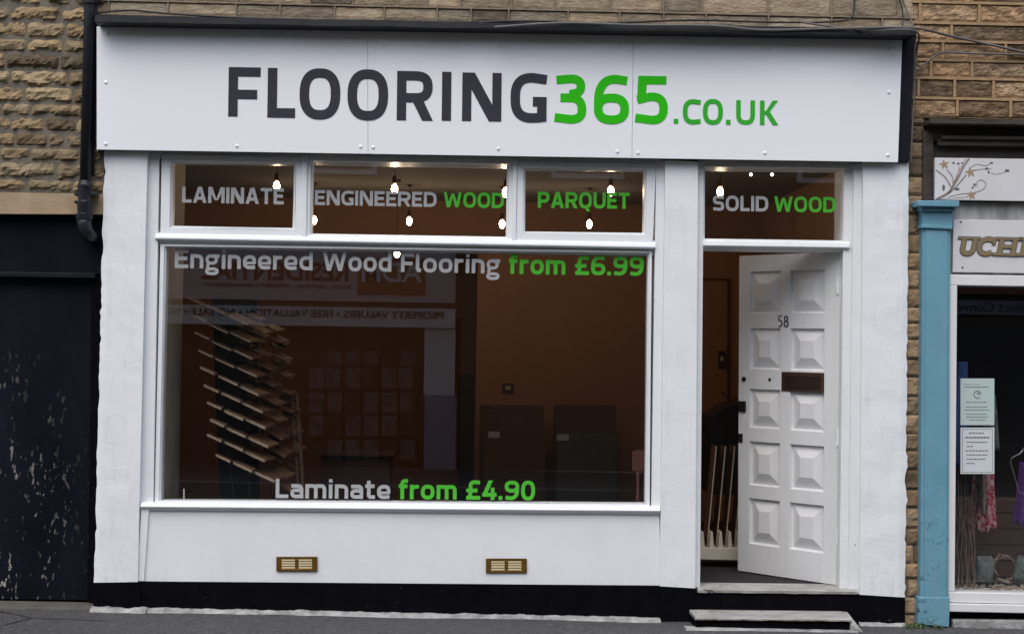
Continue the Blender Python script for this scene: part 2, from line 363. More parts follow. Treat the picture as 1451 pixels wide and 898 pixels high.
def glyph(ch, w, t):
    h = t/2; st = []; V = lambda x, a=0, b=1: st.append(strip([(x, a), (x, b)], t)); H = lambda y, a, b: st.append(strip([(a, y), (b, y)], t))
    def Q(*p): st.append(([tuple(p)], False))
    if ch in 'O0Q': st.append(strip(se(w/2, .5, w/2-h, .5-h+.012, 90, 450, 40), t, True))
    if ch == 'Q': Q((w*.45, .06), (w*.62, -.2), (w*.62+t, -.18), (w*.7, .08))
    if ch == 'o': st.append(strip(se(w/2, XH/2, w/2-h, XH/2-h+.01, 90, 450, 32), t, True))
    if ch == 'C' : st.append(strip([(w, 1-h-.035)]+se(w*.62, .5, w*.62-h, .5-h, 90, 270, 22, 2.7)+[(w, h+.035)], t))
    if ch == 'G':
        st.append(strip([(w, 1-h-.035)]+se(w*.62, .5, w*.62-h, .5-h, 90, 270, 22, 2.7)+[(w-h, h+.012)], t)); V(w-h, .025, .52); H(.52-h, w*.62, w-h)
    if ch == 'F': V(h); H(1-h, h, w); H(.45, h, w*.9)
    if ch == 'E': V(h); H(1-h, h, w); H(h, h, w); H(.51, h, w*.92)
    if ch == 'L': V(h); H(h, h, w)
    if ch == 'I': V(w/2)
    if ch == 'T': V(w/2); H(1-h, 0, w)
    if ch == 'H': V(h); V(w-h); H(.5, h, w-h)
    if ch == 'D': V(h); st.append(strip([(h, 1-h)]+se(w*.45, .5, w*.55-h, .5-h, 90, -90, 20, 2.6)+[(h, h)], t))
    if ch in 'PR':
        y0 = .42 if ch == 'P' else .46
        V(h); st.append(strip([(h, 1-h)]+se(w*.52, (1-h+y0)/2, w*.48-h, (1-h-y0)/2, 90, -90, 16, 2.6)+[(h, y0)], t))
    if ch == 'R': Q((w*.42, .42), (w-t*1.08, 0), (w+.01, 0), (w*.42+t*1.1, .46))
    if ch == 'N': V(h); V(w-h); Q((0, 1), (w-t*1.35, 0), (w, 0), (t*1.35, 1))
    if ch == 'M': V(h); V(w-h); Q((0, 1), (w/2-t*.5, .18), (w/2+t*.1, .18), (t*1.25, 1)); Q((w, 1), (w-t*1.25, 1), (w/2-t*.1, .18), (w/2+t*.5, .18))
    if ch == 'A': Q((0, 0), (t*1.05, 0), (w/2+t*.4, 1), (w/2-t*.62, 1)); Q((w, 0), (w/2+t*.62, 1), (w/2-t*.4, 1), (w-t*1.05, 0)); H(.29, w*.2, w*.8)
    if ch == 'V': Q((0, 1), (w/2-t*.6, 0), (w/2+t*.4, 0), (t*1.05, 1)); Q((w, 1), (w-t*1.05, 1), (w/2-t*.4, 0), (w/2+t*.6, 0))
    if ch == 'W':
        a = w*.27; c = w*.5; k = t*1.0
        Q((0, 1), (a-k*.55, 0), (a+k*.45, 0), (k, 1)); Q((a-k*.5, 0), (a+k*.5, 0), (c+k*.4, .9), (c-k*.5, .9))
        Q((c-k*.4, .9), (w-a-k*.5, 0), (w-a+k*.5, 0), (c+k*.5, .9)); Q((w-a-k*.45, 0), (w-a+k*.55, 0), (w, 1), (w-k, 1))
    if ch == 'K': V(h); Q((t*.9, .44), (w-t*1.2, 1), (w, 1), (t*1.5, .40)); Q((t*.95, .56), (w-t*1.15, 0), (w+.02, 0), (t*1.9, .62))
    if ch == 'Y': V(w/2, 0, .5); Q((0, 1), (w/2-t*.5, .4), (w/2+t*.3, .4), (t*1.1, 1)); Q((w, 1), (w-t*1.1, 1), (w/2-t*.3, .4), (w/2+t*.5, .4))
    if ch == 'U': st.append(strip([(h, 1)]+se(w/2, .42, w/2-h, .42-h, 180, 360, 20, 2.6)+[(w-h, 1)], t))
    if ch == 'S':
        st.append(strip([(w*.96, 1-h-.03), (w*.6, 1-h)]+se(w*.42, .74, w*.42-h, .26-h, 90, 180, 8)+se(w*.42, .74, w*.42-h, .22, 180, 262, 8)[1:]
                        + se(w*.58, .27, w*.42-h, .25, 82, 0, 8)+se(w*.58, .27, w*.42-h, .27-h, 0, -90, 8)[1:]+[(.03, h+.03)], t))
    if ch == '3':
        st.append(strip([(.03, 1-h-.03)]+se(w*.5, .76, w*.46-h, .24-h, 90, -80, 12)+[(w*.56, .525)], t))
        st.append(strip([(w*.18, .525), (w*.5, .525)]+se(w*.5, .275, w*.5-h, .25, 84, 0, 8)+se(w*.5, .275, w*.5-h, .275-h, 0, -90, 8)[1:]+[(0, h+.035)], t))
    if ch == '5':
        H(1-h, w*.1, w*.95); Q((w*.08, 1-.02), (w*.05, .46), (w*.05+t, .46), (w*.1+t, 1-.02))
        st.append(strip([(w*.06, .50)]+se(w*.5, .32, w*.5-h, .25, 95, 0, 10)+se(w*.5, .32, w*.5-h, .32-h, 0, -90, 8)[1:]+[(.0, h+.04)], t))
    def six(fl):
        f = (lambda p: [(w-x, 1-y) for x, y in p]) if fl else (lambda p: p)
        st.append(strip(f([(w*.94, 1-h-.03)]+se(w*.62, .44, w*.62-h, .56-h, 90, 180, 14, 2.5)+[(h, .3)]), t))
        st.append(strip(f(se(w/2, .31, w/2-h, .31-h, 90, 450, 32)), t, True))
    if ch == '6': six(False)
    if ch == '9': six(True)
    if ch == '4': V(w*.72, 0, .62); H(.26, 0, w); Q((0, .22), (t*1.15, .22), (w*.55+t*.7, 1), (w*.55-t*.45, 1))
    if ch == '£':
        st.append(strip([(w*.97, 1-h-.03)]+se(w*.66, .68, w*.36, .32-h, 90, 180, 8)+[(w*.3, .3), (w*.22, h)], t)); H(h, 0, w); H(.47, 0, w*.8)
    if ch == '.': st.append(strip([(w/2, 0), (w/2, .2)], w))
    if ch == 'n': V(h, 0, XH); st.append(strip([(h, XH-h)]+se(w*.5, XH*.55, w*.5-h, XH*.45-h, 90, 0, 10)+[(w-h, 0)], t))
    if ch == 'm':
        V(h, 0, XH); c = w/2
        st.append(strip([(h, XH-h)]+se(c-w*.15, XH*.55, w*.15, XH*.45-h, 90, 0, 8)+[(c, 0)], t))
        st.append(strip([(c, XH-h)]+se(w-h-w*.15, XH*.55, w*.15, XH*.45-h, 90, 0, 8)+[(w-h, 0)], t))
    if ch == 'r': V(h, 0, XH); st.append(strip([(h, XH*.62)]+se(w*.85, XH*.6, w*.85-h, XH*.4-h, 165, 90, 8)+[(w, XH-h+.01)], t))
    if ch == 'i': V(w/2, 0, XH); V(w/2, XH+.1, XH+.27)
    if ch == 'l': st.append(strip([(h, 1.03), (h, .2), (h+.04, h*1.1), (w, h)], t))
    if ch == 't': st.append(strip([(w*.36, .95), (w*.36, .26)]+se(w*.36+.14, .22, .14, .22-h, 180, 270, 6)+[(w, h+.01)], t)); H(XH-h*.8, 0, w*.95)
    if ch == 'f': st.append(strip([(w*.38, 0), (w*.38, .75)]+se(w*.38+.16, .78, .16, .25-h, 180, 90, 6)+[(w, 1.03-h)], t)); H(XH-h*.8, 0, w*.95)
    if ch == 'd': V(w-h, 0, 1.03); st.append(strip([(w-h, XH-h)]+se(w*.55, XH/2, w*.55-h, XH/2-h, 90, 270, 20)+[(w-h, h)], t))
    if ch == 'e': st.append(strip([(w*.94, h+.02)]+se(w*.52, XH/2, w*.52-h, XH/2-h, 270, 90, 20)+se(w*.52, XH*.62, w*.48-h, XH*.38-h, 90, 0, 8)[1:]+[(w-h, XH*.38)], t)); st.append(strip([(h, XH*.44), (w-h*.4, XH*.44)], t*.75))
    if ch == 'a':
        st.append(strip([(.04, XH-h-.01)]+se(w*.55, XH*.6, w*.45-h, XH*.4-h, 90, 0, 8)+[(w-h, 0)], t))
        st.append(strip([(w-h, XH*.56)]+se(w*.42, XH*.56/2+h/2, w*.42-h, XH*.28-h/2, 90, 270, 14)+[(w-h, h+.01)], t))
    if ch == 'g':
        st.append(strip(se(w*.45, XH*.64, w*.43-h*.8, XH*.36-h*.8, 90, 450, 24), t*.85, True)); H(XH-h*.9, w*.5, w)
        st.append(strip(se(w*.48, -.14, w*.48-h*.8, .2-h*.8, 90, 450, 24), t*.85, True)); Q((w*.1, .3), (w*.06, .02), (w*.06+t*.8, 0), (w*.12+t*.8, .24))
    return st
def put(mb, st, ox, oy, sx, sy, A, U, Vv, thick, k0=0):
    nrm = Vector((0, -1, 0))
    for k, (qs, closed) in enumerate(st):
        lift = thick+.0002*(k+k0*4); o = len(mb.v)
        w3 = lambda p, d: A+U*(ox+p[0]*sx)+Vv*(oy+p[1]*sy)+nrm*d
        if len(qs) == 1:
            fr = [w3(p, lift) for p in qs[0]]; bk = [w3(p, 0) for p in qs[0]]; mb.prism(fr, bk); continue
        L = [q[0] for q in qs]+([] if closed else [qs[-1][3]]); R = [q[1] for q in qs]+([] if closed else [qs[-1][2]]); n = len(L)
        vs = [w3(p, lift) for p in L]+[w3(p, lift) for p in R]+[w3(p, 0) for p in L]+[w3(p, 0) for p in R]; fs = []
        for i in range(n if closed else n-1):
            j = (i+1) % n; fs += [(i, n+i, n+j, j), (i, j, 2*n+j, 2*n+i), (n+i, 3*n+i, 3*n+j, n+j)]
        if not closed: fs += [(0, 2*n, 3*n, n), (n-1, 2*n-1, 4*n-1, 3*n-1)]
        mb.add(vs, fs)
def word(mb, txt, x0, x1, yb0, yb1, H, Y, t=.2, thick=.001, gap=.095):
    A = P(x0, yb0, Y); B = P(x1, yb1, Y); L = (B-A).length; U = (B-A)/L; Vv = Vector((-U.z, 0, U.x))
    Hh = (P(x0, yb0-H, Y)-A).length
    tot = sum(WID[c]for c in txt)+gap*(len(txt)-1); s = L/tot; x = 0
    for k, c in enumerate(txt):
        w = WID[c]; put(mb, [g for g in glyph(c, w*s/Hh if c not in '.' else t, t)], x*s, 0, Hh, Hh, A, U, Vv, thick, k % 3); x += w+gap
def letter(mb, c, x0, x1, yt, yb, Y, t=.19, thick=.002, k=0):
    A = P(x0, yb, Y); B = P(x1, yb+(x1-x0)*.0155, Y); L = (B-A).length; U = (B-A)/L; Vv = Vector((-U.z, 0, U.x)); Hh = (P(x0, yt, Y)-A).length
    put(mb, glyph(c, L/Hh, t), 0, 0, Hh, Hh, A, U, Vv, thick, k)
def btext(txt, size, loc, rot, material, name, parent, shear=0, offset=0, ext=.001, align='LEFT', sx=1.):
    cu = bpy.data.curves.new(name, 'FONT'); cu.body = txt; cu.size = size; cu.shear = shear; cu.offset = offset; cu.extrude = ext; cu.align_x = align
    o = bpy.data.objects.new(name, cu); C.objects.link(o); bpy.context.view_layer.update()
    me = bpy.data.meshes.new_from_object(o); bpy.data.objects.remove(o); me.materials.clear(); me.materials.append(MATS[material])
    o = bpy.data.objects.new(name, me); C.objects.link(o)
    if parent is not None: o.parent = parent; o.matrix_parent_inverse = parent.matrix_world.inverted() if parent.type == 'EMPTY' else Matrix.Identity(4)
    o.location = loc; o.rotation_euler = rot; o.scale = (sx, 1, 1)
    return o
R90 = (math.pi/2, 0, 0)

# ------------------------------------------------------------------ ground
gL = P(200, 866, -.02); gR = P(1235, 886, -.02); GB = (gR.z-gL.z)/(gR.x-gL.x); GA = gL.z-GB*gL.x
def gz(x): return GA+GB*max(-12, min(12, x))
def sheet(name, x0, x1, y0, y1, dz, material, thick=None, lab=None):
    m = MB(); xs = [x0]+[v for v in (-12, -6, 0, 6, 12) if x0 < v < x1]+[x1]
    for a, b in zip(xs, xs[1:]):
        fr = [(a, y0, gz(a)+dz), (b, y0, gz(b)+dz), (b, y1, gz(b)+dz), (a, y1, gz(a)+dz)]
        if thick: m.prism(fr, [(p[0], p[1], p[2]-thick) for p in fr])
        else: m.add(fr, [(0, 1, 2, 3)])
    return m.build(name, material, kind='structure')
sheet('ground', -400, 400, -400, 400, -.16, 'road_asphalt')
sheet('road', -60, 60, -9.0, -2.0, -.125, 'road_asphalt')
# near pavement: one finely divided sheet with a slight unevenness
m = MB(); nx, ny = 130, 26; X0, X1, Y0, Y1 = -6.5, 6.5, -1.85, .9
for j in range(ny+1):
    for i in range(nx+1):
        x = X0+(X1-X0)*i/nx; y = Y0+(Y1-Y0)*j/ny; m.v.append((x, y, gz(x)+.006*nz(x, y, 0, 1.4)+.002*nz(x, y, 5, 7)))
for j in range(ny):
    for i in range(nx): a = j*(nx+1)+i; m.f.append((a, a+1, a+nx+2, a+nx+1)); m.c.append((1, 1, 1))
m.build('pavement', 'asphalt', kind='structure', smooth=True)
sheet('pavement', -60, -6.5, -1.85, .9, 0, 'asphalt'); sheet('pavement', 6.5, 60, -1.85, .9, 0, 'asphalt')
sheet('kerb', -60, 60, -2.0, -1.85, .004, 'kerbstone', .16)
sheet('kerb', -60, 60, -9.15, -9.0, .004, 'kerbstone', .16)
sheet('pavement', -60, 60, -12.0, -9.15, 0, 'asphalt')
sheet('road_marking', -60, 60, -2.32, -2.24, -.12, 'line_paint')

random.seed(31)
m = MB()
for (x0_, y0_, x1_, y1_) in ((-2.75, -.07, -2.45, -.34), (-2.45, -.34, -2.62, -.75), (-2.45, -.34, -2.0, -.38)):
    n = 14
    prev = None; L_ = math.hypot(x1_-x0_, y1_-y0_); px_, py_ = -(y1_-y0_)/L_, (x1_-x0_)/L_
    for i in range(n+1):
        t = i/n; o_ = .02*nz(t*3, x0_, y0_, 2.2); w_ = .004+.003*nz(t*5, 3, x0_, 2); x = x0_+(x1_-x0_)*t+px_*o_; y = y0_+(y1_-y0_)*t+py_*o_; z = gz(x)+.006*nz(x, y, 0, 1.4)+.002*nz(x, y, 5, 7)+.004
        cur = [(x+px_*w_, y+py_*w_, z), (x-px_*w_, y-py_*w_, z)]
        if prev: m.add([prev[0], prev[1], cur[1], cur[0]], [(0, 1, 2, 3)])
        prev = cur
m.build('pavement_crack', 'black_plinth', kind='structure')
# ------------------------------------------------------------------ flooring shop front
shop = thing('flooring_shop', 'white painted flooring shop front with large display window and open panelled door', 'shop', P(690, 866, 0))
YP = 0.0; YF = .07; YG = .098
m = MB(); slab(m, [(148, 213), (133, 825), (195, 824), (209, 214)], YP, .4, 8, 80, .003, (.012, 0), 1); m.build('pilaster', 'white_render', shop, smooth=False)
m = MB(); slab(m, [(943, 227), (935, 830), (985, 833), (989, 229)], YP, .4, 8, 80, .002, (0, 0), 2); m.build('pilaster', 'white_render', shop)
m = MB(); slab(m, [(1223, 229), (1218, 842), (1283, 846), (1288, 231)], YP, .4, 8, 90, .0035, (0, .013), 3); m.build('pilaster', 'white_render', shop)
# stall riser under the window
m = MB(); slab(m, [(203, 716), (194, 823), (936, 829), (934, 722)], .03, .3, 40, 10, .002, (0, 0), 4, 3); m.build('stall_riser', 'white_gloss', shop)
# rendered board strip between left pilaster and riser
m = MB()
m.qpx([(200, 722), (194, 823), (204, 823), (211, 722)], .016, .06)
m.build('corner_board', 'white_gloss', shop, bevel=.002)
m = MB(); slab(m, [(132, 825.5), (131, 866), (200, 868), (196, 824.5)], -.006, .3, 8, 5, .004, (.004, .004), 6)
slab(m, [(196, 823.5), (200, 868), (936, 884), (936, 829.5)], .012, .3, 50, 5, .003, (0, 0), 7)
slab(m, [(935, 830.5), (934, 884), (985, 884), (985, 833.5)], -.006, .3, 8, 5, .003, (0, 0), 8)
slab(m, [(1214, 842.5), (1216, 900), (1283, 900), (1283, 846.5)], -.006, .3, 8, 5, .004, (0, .006), 9)
m.build('plinth', 'black_plinth', shop)
# worn white mortar fillet along the foot of the wall
m = MB(); n = 150
for a0, a1, ya, yb, yo in ((128, 207, 863, 861, -.05), (206, 936, 861, 877, -.02), (1218, 1283, 893, 889, -.03)):
    pts = []
    for i in range(n+1):
        u = i/n; px = a0+(a1-a0)*u; q = P(px, ya+(yb-ya)*u, yo); wob = .008*nz(q.x, 0, yo, 9)+.006*nz(q.x, 3, yo, 30)
        ht = .022+wob*.8; dp = .028+.012*nz(q.x, 7, 1, 6)+wob*.6
        g = gz(q.x)-.01
        pts.append([(q.x, yo+.06, g), (q.x, yo+.06, g+ht+.012), (q.x, yo+.012, g+ht+.006), (q.x, yo-dp*.7, g+ht*.7), (q.x, yo-dp-.01, g)])
    vs = [p for r in pts for p in r]; fs = [(i*5+k, i*5+k+1, i*5+k+6, i*5+k+5) for i in range(n) for k in range(4)]+[(0, 1, 2, 3, 4), tuple(n*5+k for k in range(5))]
    m.add(vs, fs)
m.build('mortar_fillet', 'fillet', shop)

# display window frame -------------------------------------------------
G = dict(main=[(236, 349), (228, 708.5), (914.5, 713), (918, 358.5)],
         t1=[(244.5, 231), (243.5, 320), (414.5, 323), (416.5, 233)],
         t2=[(443.5, 226), (442, 331), (717, 335.5), (718.5, 231)],
         t3=[(744.5, 240), (744, 328), (912, 330), (913.5, 242)],
         fan=[(999, 235), (998.5, 338.5), (1193, 341), (1195.5, 237)])
def frame(mb, outer, inner, yf, yb):
    for i in range(4):
        j = (i+1) % 4; o1, o2, i1, i2 = [P(*q, yf) for q in (outer[i], outer[j], inner[i], inner[j])]
        mb.prism([o1, o2, i2, i1], [Vector((p.x, yb, p.z)) for p in (o1, o2, i2, i1)])
def grow(q, l, t, r, b):
    (a, c, d, e) = q; return [(a[0]-l, a[1]-t), (c[0]-l, c[1]+b), (d[0]+r, d[1]+b), (e[0]+r, e[1]-t)]
win = MB()
# jambs and head
win.qpx([(208, 214), (195, 724), (217, 722), (226, 214)], YF-.03, .3)
win.qpx([(930, 226), (923, 727), (936, 729), (944, 228)], YF-.03, .3)
win.qpx([(214, 205), (214, 224), (940, 236.5), (940, 218)], YF-.02, .3)
# transom bar, projecting with a chamfered face
a = MB
def rail(mb, x0, y0, x1, y1, prof, yb):
    """prof: list of (dy_px, Y) front outline from top to bottom along the rail"""
    A = [P(x0, y0+d, Y) for d, Y in prof]; B = [P(x1, y1+d, Y) for d, Y in prof]
    A = [Vector((P(x0, y0+prof[0][0], prof[0][1]).x, p.y, p.z)) for p in A]; B = [Vector((P(x1, y1+prof[0][0], prof[0][1]).x, p.y, p.z)) for p in B]
    A.append(Vector((A[-1].x, yb, A[-1].z))); A.insert(0, Vector((A[0].x, yb, A[0].z)))
    B.append(Vector((B[-1].x, yb, B[-1].z))); B.insert(0, Vector((B[0].x, yb, B[0].z)))
    mb.prism(A, B)
rail(win, 222, 332.5, 928, 345.5, [(-5, .075), (0, .028), (4.5, .022), (6.5, .026), (10, .075), (16.5, .08)], .25)
# sill
rail(win, 204, 710, 933, 716, [(-1, .10), (2, .012), (7, -.004), (9, .0), (10.5, .014), (12.5, .016)], .25)
# inner moulded frame round the main pane
frame(win, grow(G['main'], 9, 3, 6, 4), grow(G['main'], 3, 0, 2, 1), .055, .2)
frame(win, grow(G['main'], 4, 2, 3, 2), G['main'], .072, .16)
# mullions
win.qpx([(428, 218), (427, 336), (434, 336), (435, 218)], .035, .2)
win.qpx([(727, 224), (725, 342), (731, 342), (733, 224)], .035, .2)
wo = win.build('display_window', 'white_gloss', shop, bevel=.003, label='large display window with grey and green price lettering')
gm = MB(); gm.qpx(grow(G['main'], 3, 3, 3, 3), YG, YG+.006); gm.build('glass_pane', 'glass', wo)
LY = YG-.0012
for txt, x0, x1, y0, y1 in (('Engineered', 247.5, 443, 379.6, 383), ('Wood', 457, 554.5, 383.4, 385), ('Flooring', 568, 708.5, 385.2, 387.6)):
    m = MB(); word(m, txt, x0, x1, y0, y1, 27, LY, .188); m.build('lettering', 'vinyl_grey', wo)
for txt, x0, x1, y0, y1 in (('from', 721, 801, 387.8, 389.2), ('£6.99', 815, 912, 389.4, 391)):
    m = MB(); word(m, txt, x0, x1, y0, y1, 27.5, LY, .195); m.build('lettering', 'vinyl_green', wo)
m = MB(); word(m, 'Laminate', 390.5, 553, 705, 706.6, 27, LY, .188); m.build('lettering', 'vinyl_grey', wo)
for txt, x0, x1, y0, y1 in (('from', 565, 647, 706.6, 707.2), ('£4.90', 660.5, 758, 707.3, 708.4)):
    m = MB(); word(m, txt, x0, x1, y0, y1, 27.5, LY, .195); m.build('lettering', 'vinyl_green', wo)
def transom(key, outer, label, words, yf=.05):
    m = MB(); g = G[key]; frame(m, outer, grow(g, 3, 2.5, 3, 2.5), yf, .2); frame(m, grow(g, 3.5, 3, 3.5, 3), g, yf+.03, .17)
    o = m.build('transom_window', 'white_gloss', shop, bevel=.003, label=label)
    gm = MB(); gm.qpx(grow(g, 3, 3, 3, 3), YG, YG+.006); gm.build('glass_pane', 'glass', o)
    for (txt, x0, x1, y0, y1, H, mt) in words:
        m = MB(); word(m, txt, x0, x1, y0, y1, H, LY, .2); m.build('lettering', mt, o)
    return o
transom('t1', [(229, 218), (227, 334), (427.5, 337), (429, 222)], 'transom light lettered LAMINATE', [('LAMINATE', 258, 402, 287, 289.8, 22.8, 'vinyl_grey')], .045)
transom('t2', [(435, 222), (433.5, 338), (726, 342), (727.5, 227)], 'wide transom light lettered ENGINEERED WOOD', [('ENGINEERED', 446, 618.5, 290.4, 293.4, 21, 'vinyl_grey'), ('WOOD', 628.5, 714, 293.6, 295, 21.5, 'vinyl_green')], .055)
transom('t3', [(733, 228), (731, 343), (925, 346), (930, 232)], 'transom light lettered PARQUET', [('PARQUET', 762, 892, 294.6, 296, 22.8, 'vinyl_green')], .045)

# door frame ------------------------------------------------------------
m = MB()
m.qpx([(988, 228), (984, 832), (992, 832), (997.5, 228)], .045, .3)
m.qpx([(1210, 232), (1202, 839), (1219.5, 843), (1224, 230)], .028, .3)
m.qpx([(1196, 236), (1189.5, 836), (1204, 840), (1212, 236)], .055, .3)
m.qpx([(990, 222), (990, 236), (1218, 239), (1218, 226)], .05, .3)
rail(m, 995, 341, 1202, 344, [(-3, .08), (0, .04), (6.5, .034), (8, .04), (13, .11)], .25)
dfo = m.build('door_frame', 'white_jamb', shop, bevel=.003)
m = MB(); g = G['fan']; frame(m, grow(g, 4, 4, 4, 4), g, .085, .17); fo = m.build('fanlight', 'white_gloss', shop, bevel=.002, label='fanlight over the door lettered SOLID WOOD')
gm = MB(); gm.qpx(grow(g, 2, 2, 2, 2), YG, YG+.006); gm.build('glass_pane', 'glass', fo)
m = MB(); word(m, 'SOLID', 1010, 1088.5, 298.6, 299.8, 21.5, LY, .2); m.build('lettering', 'vinyl_grey', fo)
m = MB(); word(m, 'WOOD', 1097, 1184, 300, 301.2, 21.8, LY, .2); m.build('lettering', 'vinyl_green', fo)

# open door leaf --------------------------------------------------------
Hy = .13; Fy = .74
hb = P(1189, 829, Hy); ht = P(1190.5, 357, Hy); fb = P(1045.5, 807.5, Fy); ft = P(1050, 365.5, Fy)
dn = (fb-hb).cross(ht-hb).normalized()
if dn.y > 0: dn = -dn
def DP(px, py, off=0.0): return PP(px, py, hb, dn)+dn*off
dm = MB()
cols = [(1063.5, 1107), (1121, 1169.5)]
rowsL = [(386, 445), (466.5, 525), (549, 608), (628.5, 689.5), (709, 774.5)]
rowsR = [(382, 444.5), (465, 525.5), (558, 611.5), (630, 696), (714, 781)]
def slant(y): return y
TH = .045
def lerp(a, b, t): return a+(b-a)*t
# face built as a grid of cells so that panels sit in openings (door-plane coordinates)
U = (fb-hb).normalized(); W3 = (ht-hb).normalized()
def loc(p): d = p-hb; return (d.dot(U), d.dot(W3))
pw = (fb-hb).length; ph = (ht-hb).length
def world(u, v, off=0.): return hb+U*u+W3*v+dn*off
pan = []
for ci, (cx0, cx1) in enumerate(cols):
    for ri in range(5):
        y0, y1 = (rowsL, rowsR)[ci][ri]
        ua = loc(DP(cx1, y1))[0]; ub = loc(DP(cx0, y1))[0]; va = loc(DP((cx0+cx1)/2, y1))[1]; vb = loc(DP((cx0+cx1)/2, y0))[1]
        pan.append([ua, ub, va, vb, ci, ri])
for ci in (0, 1):   # square the columns up
    for k in (0, 1):
        av = sum(p[k] for p in pan if p[4] == ci)/5
        for p in pan:
            if p[4] == ci: p[k] = av
for ri in range(5):
    for k in (2, 3):
        av = sum(p[k] for p in pan if p[5] == ri)/2
        for p in pan:
            if p[5] == ri: p[k] = av
us = sorted({0, pw}|{p[0] for p in pan}|{p[1] for p in pan}); vs_ = sorted({0, ph}|{p[2] for p in pan}|{p[3] for p in pan})
def inpan(u, v):
    for p in pan:
        if p[0]-1e-5 < u < p[1]+1e-5 and p[2]-1e-5 < v < p[3]+1e-5: return p
for a_, b_ in zip(us, us[1:]):
    for c_, d_ in zip(vs_, vs_[1:]):
        if not inpan((a_+b_)/2, (c_+d_)/2):
            q = [world(a_, c_), world(b_, c_), world(b_, d_), world(a_, d_)]; dm.add(q, [(0, 1, 2, 3)])
for p in pan:   # bevelled edge, sloped field, raised flat centre
    a_, b_, c_, d_ = p[:4]; rings = []
    for ins, off in ((0, 0), (.004, -.020), (.011, -.024), (.080, .002), (.083, .002)):
        rings.append([world(a_+ins, c_+ins, off), world(b_-ins, c_+ins, off), world(b_-ins, d_-ins, off), world(a_+ins, d_-ins, off)])
    for r1, r2 in zip(rings, rings[1:]):
        for k in range(4): dm.add([r1[k], r1[(k+1) % 4], r2[(k+1) % 4], r2[k]], [(0, 1, 2, 3)])
    dm.add(rings[-1], [(0, 1, 2, 3)])
q = [world(0, 0), world(pw, 0), world(pw, ph), world(0, ph)]; bq = [p-dn*TH for p in q]
dm.add(q+bq, [(4, 5, 6, 7), (0, 1, 5, 4), (1, 2, 6, 5), (2, 3, 7, 6), (3, 0, 4, 7)])
door = dm.build('door', 'white_door', shop, label='white ten-panel door numbered 58, standing open inwards')
def dbox(mb, x0, y0, x1, y1, o0, o1):
    a_ = loc(DP(x0, y1)); b_ = loc(DP(x1, y0)); u0_, u1_ = a_[0], b_[0]; v0_, v1_ = a_[1], b_[1]
    mb.prism([world(u0_, v0_, o1), world(u1_, v0_, o1), world(u1_, v1_, o1), world(u0_, v1_, o1)], [world(u0_, v0_, o0), world(u1_, v0_, o0), world(u1_, v1_, o0), world(u0_, v1_, o0)])
m = MB(); dbox(m, 1110, 528.5, 1170.5, 555, -.01, .006); m.build('letterbox', 'bronze', door, bevel=.003)  # metallic highlight put into the colour: frame in paler bronze than the flap
m = MB(); dbox(m, 1115, 533.5, 1165.5, 550.5, .0045, .012); m.build('letterbox_flap', 'bronze_dark', door, bevel=.003)
m = MB(); dbox(m, 1049.5, 570, 1059, 585, -.01, .012); m.build('latch', 'ironmongery', door, bevel=.002)
m = MB(); dbox(m, 1048, 616, 1054, 628, -.01, .006); m.build('keyhole_plate', 'ironmongery', door, bevel=.001)
for (cx, cy, r, mt, nm) in ((1054.5, 537, .016, 'ironmongery', 'lock_cylinder'), (1091, 537.5, .009, 'ironmongery', 'spyhole')):
    m = MB(); p = DP(cx, cy); m.tube([p-dn*.01, p+dn*.008], r, 14); m.build(nm, mt, door)
for yy in (405, 620, 760):
    m = MB(); p = DP(1187.5, yy); m.tube([p+W3*.05+dn*.006, p-W3*.05+dn*.006], .008, 8); m.build('hinge', 'white_gloss', door)
# house number (thin strokes)
m = MB()
def num(strokes, x0, y0, w_, h_):
    A0 = DP(x0, y0); uv0 = loc(A0); uv1 = loc(DP(x0+w_, y0)); hh = loc(DP(x0, y0-h_))[1]-uv0[1]; ww = uv1[0]-uv0[0]
    for k, s_ in enumerate(strokes):
        pts = [world(uv0[0]+ww*a_, uv0[1]+hh*b_, .004) for a_, b_ in s_]; m.tube(pts, .0042, 6)
num([[(.85, 1), (.12, 1), (.08, .56), (.45, .6), (.8, .5), (.92, .3), (.8, .08), (.45, 0), (.05, .04)]], 1106.5, 463.5, 5.2, 15)
num([se(.5, .76, .36, .24, 0, 360, 14, 2), se(.5, .26, .46, .27, 0, 360, 14, 2)], 1114.3, 463.5, 6, 15)
m.build('house_number', 'number_black', door)

# steps --------------------------------------------------------------------
def stepmesh(nosept, xl, xr, yf, yb, zt, th):
    mm = MB(); nxx = 60; vs = []
    for j, (yy, zz) in enumerate(((yb, zt), (yb*.5+yf*.5, zt-.001), (yf+.012, zt-.002), (yf, zt-.012), (yf+.002, zt-th))):
        for i in range(nxx+1):
            x = xl+(xr-xl)*i/nxx; e = nz(x, j, nosept, 11)*.004+nz(x, j, nosept, 40)*.002
            vs.append((x, yy+(e if j >= 2 else 0), zz+(e*.8 if j >= 1 else 0)))
    fs = [(j*(nxx+1)+i, (j+1)*(nxx+1)+i, (j+1)*(nxx+1)+i+1, j*(nxx+1)+i+1) for j in range(4) for i in range(nxx)]
    o = len(vs); vs += [(xl, yb, zt-th), (xr, yb, zt-th)]
    fs += [(0, nxx+1, 2*nxx+2, 3*nxx+3, 4*nxx+4, o), (nxx, o+1, 5*nxx+4, 4*nxx+3, 3*nxx+2, 2*nxx+1)]
    mm.add(vs, fs); return mm
A1 = P(991, 828.5, -.005); B1 = P(1214, 838.5, -.005)
zt1 = (A1.z+B1.z)/2
up_st = stepmesh(1, A1.x-.01, B1.x+.0, -.012, .22, zt1, .028).build('threshold', 'tread', shop)
bR = (P(985, 870, 0).x, P(1216, 870, 0).x)
